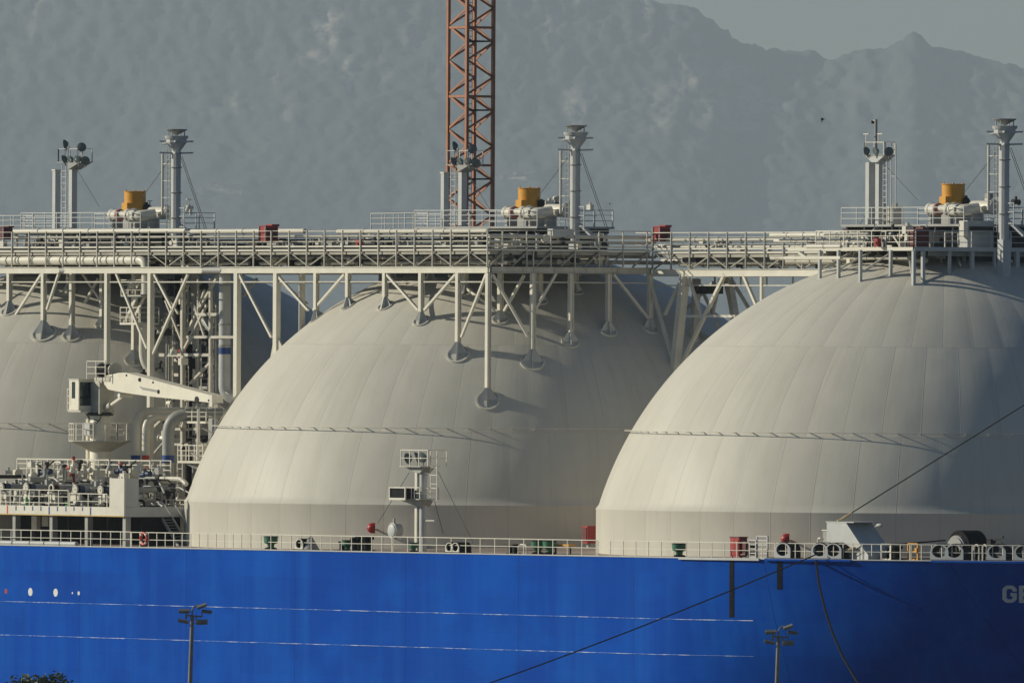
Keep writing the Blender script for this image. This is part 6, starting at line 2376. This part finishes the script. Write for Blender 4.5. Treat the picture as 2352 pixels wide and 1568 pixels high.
# ================================================================== far shore, sea, quay, sky
def build_mountain():
    MS = 1.7                     # the far shore lies 42 km off
    Yb, Yr = 24400.0 * MS, 27200.0 * MS
    k0 = Yr / F
    # skyline read off the photo: (column, row)
    sky = [(-900, -260), (-300, -230), (300, -190), (800, -140), (1200, -70), (1450, -18), (1542, 2), (1600, 22), (1640, 42), (1668, 66), (1678, 90), (1720, 98), (1760, 112), (1765, 106), (1830, 110),
           (1890, 123), (1945, 118), (1965, 106), (2010, 102), (2040, 100), (2065, 82), (2092, 70), (2110, 74), (2128, 92), (2180, 104), (2240, 122), (2300, 132), (2360, 142), (2600, 160), (3000, 230), (3500, 330)]
    def skyline(px):
        for i in range(len(sky) - 1):
            if sky[i][0] <= px <= sky[i + 1][0]:
                t = (px - sky[i][0]) / (sky[i + 1][0] - sky[i][0])
                return sky[i][1] + t * (sky[i + 1][1] - sky[i][1])
        return sky[0][1] if px < sky[0][0] else sky[-1][1]
    # bare rock: (column, row, half width, half height, strength)
    rocks = [(752, 62, 34, 46, 1), (722, 130, 30, 18, .8), (748, 105, 20, 30, .5), (797, 168, 13, 46, 1), (692, 140, 12, 22, .5), (628, 170, 8, 40, .5), (538, 236, 8, 24, .8), (490, 258, 9, 14, .7),
             (68, 58, 12, 22, .6), (92, 22, 26, 26, .4), (950, 70, 26, 42, .4), (1320, 240, 28, 50, .8), (1345, 215, 22, 26, .5), (1270, 70, 30, 46, .5), (1480, 20, 18, 28, .8), (1340, 5, 20, 14, .8),
             (1555, 45, 30, 24, .6), (1580, 40, 18, 14, .6), (1515, 260, 30, 56, .5), (1560, 200, 30, 30, .5), (1590, 170, 40, 26, .6), (1680, 170, 40, 26, .6), (1720, 230, 34, 40, .6), (1770, 240, 30, 18, .6),
             (1640, 250, 34, 40, .5), (1500, 210, 26, 30, .5), (1600, 90, 16, 16, .6), (1700, 290, 50, 14, .5), (1480, 90, 14, 24, .4), (1180, 405, 40, 10, .7), (500, 432, 22, 7, .9), (540, 440, 26, 6, .5), (1610, 300, 20, 60, .3), (880, 160, 20, 30, .35), (660, 250, 16, 30, .35)]
    nx, ny = 460, 200
    vs, fs, rk = [], [], []
    for j in range(ny + 1):
        v = j / ny
        for i in range(nx + 1):
            px = -800 + 4000 * i / nx
            Y = Yb + (Yr - Yb) * v
            X = (px - 1176) * Yr / F * (1 - .1 * (1 - v))
            ytop = (HC + (HY - skyline(px)) * k0) - (px - 1176) * ROLL * k0 * 1.0
            prof = v ** 1.05 * .80 + .20 * v ** 3
            n = mnoise.fractal(Vector((X / MS * .004, Y / MS * .0012, 3.1)), 1.0, 2.1, 7) * MS
            g = mnoise.fractal(Vector((X / MS * .011, Y / MS * .0025, 9.7)), .9, 2.1, 6) * MS
            w = v * (1 - v) * 4
            z = ytop * prof + (n * 24 + g * 3) * w ** .7 * .9 + (mnoise.fractal(Vector((X / MS * .045, Y / MS * .012, 3.3)), .7, 2.1, 6) * 7.0 * MS) * v
            z = z if v > 0 else -5
            vs.append((X, Y + n * 40 * w + g * 6 * w, z))
            # row seen for this vertex
            py = HY + ROLL * (X * F / Y) - (z - HC) * F / Y
            pxs = 1176 + X * F / Y
            a = 0
            for rx, ry, rw, rh, st in rocks:
                d = ((pxs - rx) / rw) ** 2 + ((py - ry) / rh) ** 2
                if d < 2.2:
                    a = max(a, st * min(1, max(0, 1.5 - d)))
            rk.append(a)
    for j in range(ny):
        for i in range(nx):
            a = j * (nx + 1) + i
            fs.append((a, a + 1, a + nx + 2, a + nx + 1))
    me = bpy.data.meshes.new('mountain')
    me.from_pydata(vs, [], fs)
    at = me.attributes.new('rock', 'FLOAT', 'POINT')
    at.data.foreach_set('value', rk)
    for p in me.polygons:
        p.use_smooth = True
    me.materials.append(M['mountain'])
    o = bpy.data.objects.new('mountain', me)
    COL.objects.link(o)
    o['kind'] = 'structure'
    o['label'] = 'steep hazy mountain across the strait'
    return o


MOUNT = build_mountain()

m = MB(); m.box(-50000, 50000, 1031, 24600 * 1.7, -20, 0)
o = single('sea_water', m, M['water'], (0, 1031, 0), None, None, frame='w', kind='structure', flat=True)
m = MB(); m.box(-2000, 2000, -60, 1030.5, -20, 3.2)
o = single('quay_ground', m, M['concrete'], (0, 0, 3.2), None, None, frame='w', kind='structure', flat=True)

# houses on the far slope
town = [(488, 428, 9), (506, 427, 14), (520, 432, 9), (545, 437, 12), (470, 441, 7), (452, 452, 10), (440, 470, 13), (415, 468, 11), (560, 455, 8), (1172, 405, 16), (1195, 402, 20), (1215, 410, 16), (1160, 412, 10), (1180, 392, 9),
        (650, 668, 16), (676, 690, 14), (700, 660, 18), (752, 650, 15), (778, 672, 12), (800, 690, 14), (765, 705, 12), (820, 668, 12), (1655, 690, 12), (1690, 668, 14), (1640, 660, 10), (1000, 470, 8), (870, 480, 9), (1440, 500, 8)]
M_h = paint('far_house', (.62, .58, .52), .8, .1, .05)
M_r = paint('far_roof', (.40, .24, .16), .8, .1, .05)
deps = bpy.context.evaluated_depsgraph_get()
bpy.context.view_layer.update()
first_house = None
from mathutils.bvhtree import BVHTree
bv = BVHTree.FromObject(MOUNT, bpy.context.evaluated_depsgraph_get())
for px, py, w in town:
    hit = bv.ray_cast(Vector((0, 0, HC)), ray(px, py).normalized(), 90000)
    if hit[0] is None:
        continue
    h = hit[0]
    T = Thing('hillside_house', 'tiny pale house on the hazy far hillside', 'house', (h.x, h.y, h.z - 4), 'pale houses on the far hillside', frame='w')
    ww = w * 1.05
    hh = 9 + rnd.random() * 6
    b = MB(); b.box(h.x - ww / 2, h.x + ww / 2, h.y - 6, h.y + 6, h.z - 6, h.z + hh); T.part('house_wall', b, M['far_house'])
    b = MB(); b.prism([(h.x - ww / 2 - .4, h.y - 6.5, h.z + hh), (h.x - ww / 2 - .4, h.y + 6.5, h.z + hh), (h.x - ww / 2 - .4, h.y, h.z + hh + 4.2)], (ww + .8, 0, 0)); T.part('house_roof', b, M['far_roof'])


# ================================================================== quay lamp posts, tree, birds
def lamp_post():
    Y = 950.0
    q = lambda px, py: PW(px, py, Y)
    top = q(441.5, 1414)
    base = Vector((top.x - .35, Y, 3.2))
    T = Thing('lamp_post', 'grey quay lamp post with five lamp heads, below the deck crane', 'lamp post', base, 'lamp posts on the quay', frame='w')
    m = MB(); m.tube([base, base.lerp(top, .5), top], [.17, .14, .10], 12); m.tube([top, q(441.5, 1400), q(446, 1392), q(455, 1389)], .045, 8); T.part('pole', m, M['lamp_metal'])
    m = MB(); m.bar(q(426, 1412), q(465, 1415.5), .09); m.bar(q(464, 1414), q(464, 1405), .06); m.bar(q(428, 1412), q(428, 1402), .06); m.bar(q(428, 1413), q(427, 1421), .12); m.bar(q(452, 1414), q(449, 1421), .07); T.part('cross_arm', m, M['lamp_metal'])
    def head(a, b, th, dy, tilt=0.):
        p0, p1 = q(*a), q(*b)
        d = MB()
        p0 = p0 + Vector((0, dy, 0)); p1 = p1 + Vector((0, dy, 0))
        ax = (p1 - p0).normalized(); up = Vector((0, 0, 1)); up = (up - ax * up.dot(ax)).normalized(); f = ax.cross(up)
        prof = [(-.26, -th / 2), (-.3, th * .1), (-.12, th / 2), (.16, th / 2), (.28, 0), (.24, -th / 2)]
        d.prism([p0 + f * u + up * v for u, v in prof], p1 - p0)
        o = T.part('lamp_head', d, M['lamp_metal'], origin=p0)
        g = MB(); g.prism([p0 + ax * .04 + f * u + up * (-th / 2 - .004) for u in (-.2, .2)] + [p1 - ax * .04 + f * u + up * (-th / 2 - .004) for u in (.2, -.2)], up * -.02)
        T.part('lamp_glass', g, M['lamp_glass'], parent=o, origin=p0)
    head((411, 1402), (436, 1402), .22, -.2)
    head((453, 1394.5), (474, 1387), .2, .1)
    head((463, 1402), (487, 1405), .16, .35)
    head((409, 1423), (433, 1428), .17, .3)
    head((450, 1427), (477, 1427), .26, -.3)
    return T


LP_ = lamp_post()
d_ = PW(1788, 1462, 950) - PW(441.5, 1414, 950)
lp2 = copy_thing(LP_.o, Vector(LP_.b) + Vector((d_.x, 0, 0)), 'grey quay lamp post with five lamp heads, below the black mooring chocks')
# the second post is lower by a little: its foot stands in a lower bay of the quay
lp2.location.z += d_.z


def tree():
    Y = 905.0
    p = PW(88, 1545, Y)
    base = Vector((p.x, Y, 3.2))
    T = Thing('tree', 'dark green tree top at the lower left corner, in front of the blue hull', 'tree', base, frame='w')
    m = MB()
    H = p.z - 3.2
    m.tube([base, base + Vector((.1, 0, H * .35)), base + Vector((-.05, .1, H * .75))], [.24, .19, .08], 9)
    for k in range(7):
        a = k * 0.9
        st = base + Vector((0, 0, H * (.32 + .05 * k)))
        m.tube([st, st + Vector((cos(a) * 1.1, sin(a) * 1.1, .9)), st + Vector((cos(a) * 1.7, sin(a) * 1.7, 1.9))], [.1, .06, .03], 6)
    T.part('trunk', m, M['bark'])
    lv = MB()
    lumps = [(-.85, 0, -1.0, .95), (.0, -.3, -.95, .9), (.85, .1, -.75, .85), (1.05, .2, -.72, .75), (.2, .5, -1.5, 1.3), (-.9, .2, -2.2, 1.3), (1.0, -.2, -2.3, 1.3), (0, 0, -3.2, 1.6), (.4, -.4, -.86, .75), (-.4, .3, -.9, .8)]
    for lx, ly, lz, r in lumps:
        for _ in range(int(420 * r * r)):
            d = Vector((rnd.gauss(0, 1), rnd.gauss(0, 1), rnd.gauss(0, 1))).normalized() * r * rnd.uniform(.45, 1.08)
            c = Vector((p.x + lx, Y + ly, p.z + lz)) + d
            a = Vector((rnd.gauss(0, 1), rnd.gauss(0, 1), rnd.gauss(0, 1))).normalized()
            b = a.cross(Vector((rnd.gauss(0, 1), rnd.gauss(0, 1), rnd.gauss(0, 1)))).normalized()
            s = rnd.uniform(.07, .15)
            lv.add([c - a * s, c - b * s * .5, c + a * s, c + b * s * .5], [(0, 1, 2, 3)])
    me = bpy.data.meshes.new('crown')
    me.from_pydata([tuple(v - base) for v in lv.v], [], lv.f)
    me.materials.append(M['leaf'])
    T.link('crown', me, base)


tree()


def bird(px, py, Y, k, label):
    c = PW(px, py, Y)
    m = MB()
    m.tube([c + Vector((-.16, 0, .0)) * k, c + Vector((-.07, 0, .02)) * k, c + Vector((.06, 0, .02)) * k, c + Vector((.14, 0, .05)) * k, c + Vector((.2, 0, .05)) * k], [.01 * k, .05 * k, .055 * k, .035 * k, .01 * k], 8)
    m.prism([c + Vector((-.06, 0, .03)) * k, c + Vector((.06, 0, .03)) * k, c + Vector((.0, -.18, .16)) * k, c + Vector((-.12, -.34, .1)) * k], (0, 0, .012 * k))
    m.prism([c + Vector((-.06, 0, .03)) * k, c + Vector((.06, 0, .03)) * k, c + Vector((.0, .16, -.12)) * k, c + Vector((-.1, .22, -.3)) * k], (0, 0, .012 * k))
    m.prism([c + Vector((-.12, -.02, 0)) * k, c + Vector((-.12, .02, 0)) * k, c + Vector((-.26, .05, -.01)) * k, c + Vector((-.26, -.05, -.01)) * k], (0, 0, .01 * k))
    single('bird', m, M['black'], c, label, 'bird', 'birds in flight', frame='w')


bird(1889, 275, 800, .55, 'small dark bird in front of the mountain, left of the aerial mast')
bird(1401, 468, 1000, .28, 'tiny dark bird right of the guy wires of the middle vent mast')

# ================================================================== air, light, camera
def haze():
    m = bpy.data.materials.new('haze_air')
    m.use_nodes = True
    nt = m.node_tree
    nt.nodes.clear()
    out = nt.nodes.new('ShaderNodeOutputMaterial')
    v = nt.nodes.new('ShaderNodeVolumePrincipled')
    v.inputs['Color'].default_value = HAZE_COL + (1,)
    v.inputs['Density'].default_value = HAZE_D
    v.inputs['Anisotropy'].default_value = 0.25
    nt.links.new(v.outputs[0], out.inputs['Volume'])
    b = MB(); b.box(-51000, 51000, -200, 48500, -22, 1950)
    o = single('haze', b, m, (0, 0, 0), None, None, frame='w', kind='stuff', flat=True)
    return o


HAZE_COL = (.77, .90, 1.0)
HAZE_D = 2.95e-5
haze()

SUN_EL, SUN_PHI = radians(22.0), radians(10.5)
sd = Vector((-cos(SUN_PHI) * cos(SUN_EL), sin(SUN_PHI) * cos(SUN_EL), sin(SUN_EL)))
L = bpy.data.lights.new('sun', 'SUN')
L.energy = 5.0
L.angle = radians(.53)
L.color = (1.0, .93, .75)
so = bpy.data.objects.new('sun', L)
so.rotation_euler = sd.to_track_quat('Z', 'Y').to_euler()
so.location = (0, 0, 300)
COL.objects.link(so)
w = bpy.data.worlds.new('World')
scene.world = w
w.use_nodes = True
nt = w.node_tree
bg = nt.nodes['Background']
sky = nt.nodes.new('ShaderNodeTexSky')
sky.sky_type = 'NISHITA'
sky.sun_disc = False
sky.sun_elevation = SUN_EL
sky.sun_rotation = atan2(sd.x, sd.y)
sky.air_density = .8
sky.dust_density = 0.0
sky.ozone_density = 3.0
nt.links.new(sky.outputs[0], bg.inputs['Color'])
bg.inputs['Strength'].default_value = .064

cam = bpy.data.cameras.new('camera')
cam.sensor_width = 36
cam.lens = 36 * F / 2352
cam.clip_start = 1
cam.clip_end = 150000
co = bpy.data.objects.new('camera', cam)
rot = Matrix((CR, CU, -FW)).transposed()
co.matrix_world = Matrix.Translation((0, 0, HC)) @ rot.to_4x4()
COL.objects.link(co)
scene.camera = co
vs_ = scene.view_settings
vs_.view_transform = 'Standard'
vs_.look = 'None'
vs_.exposure = -0.28
vs_.gamma = 1.0
scene.cycles.use_denoising = True
scene.cycles.max_bounces = 6
scene.cycles.volume_bounces = 0
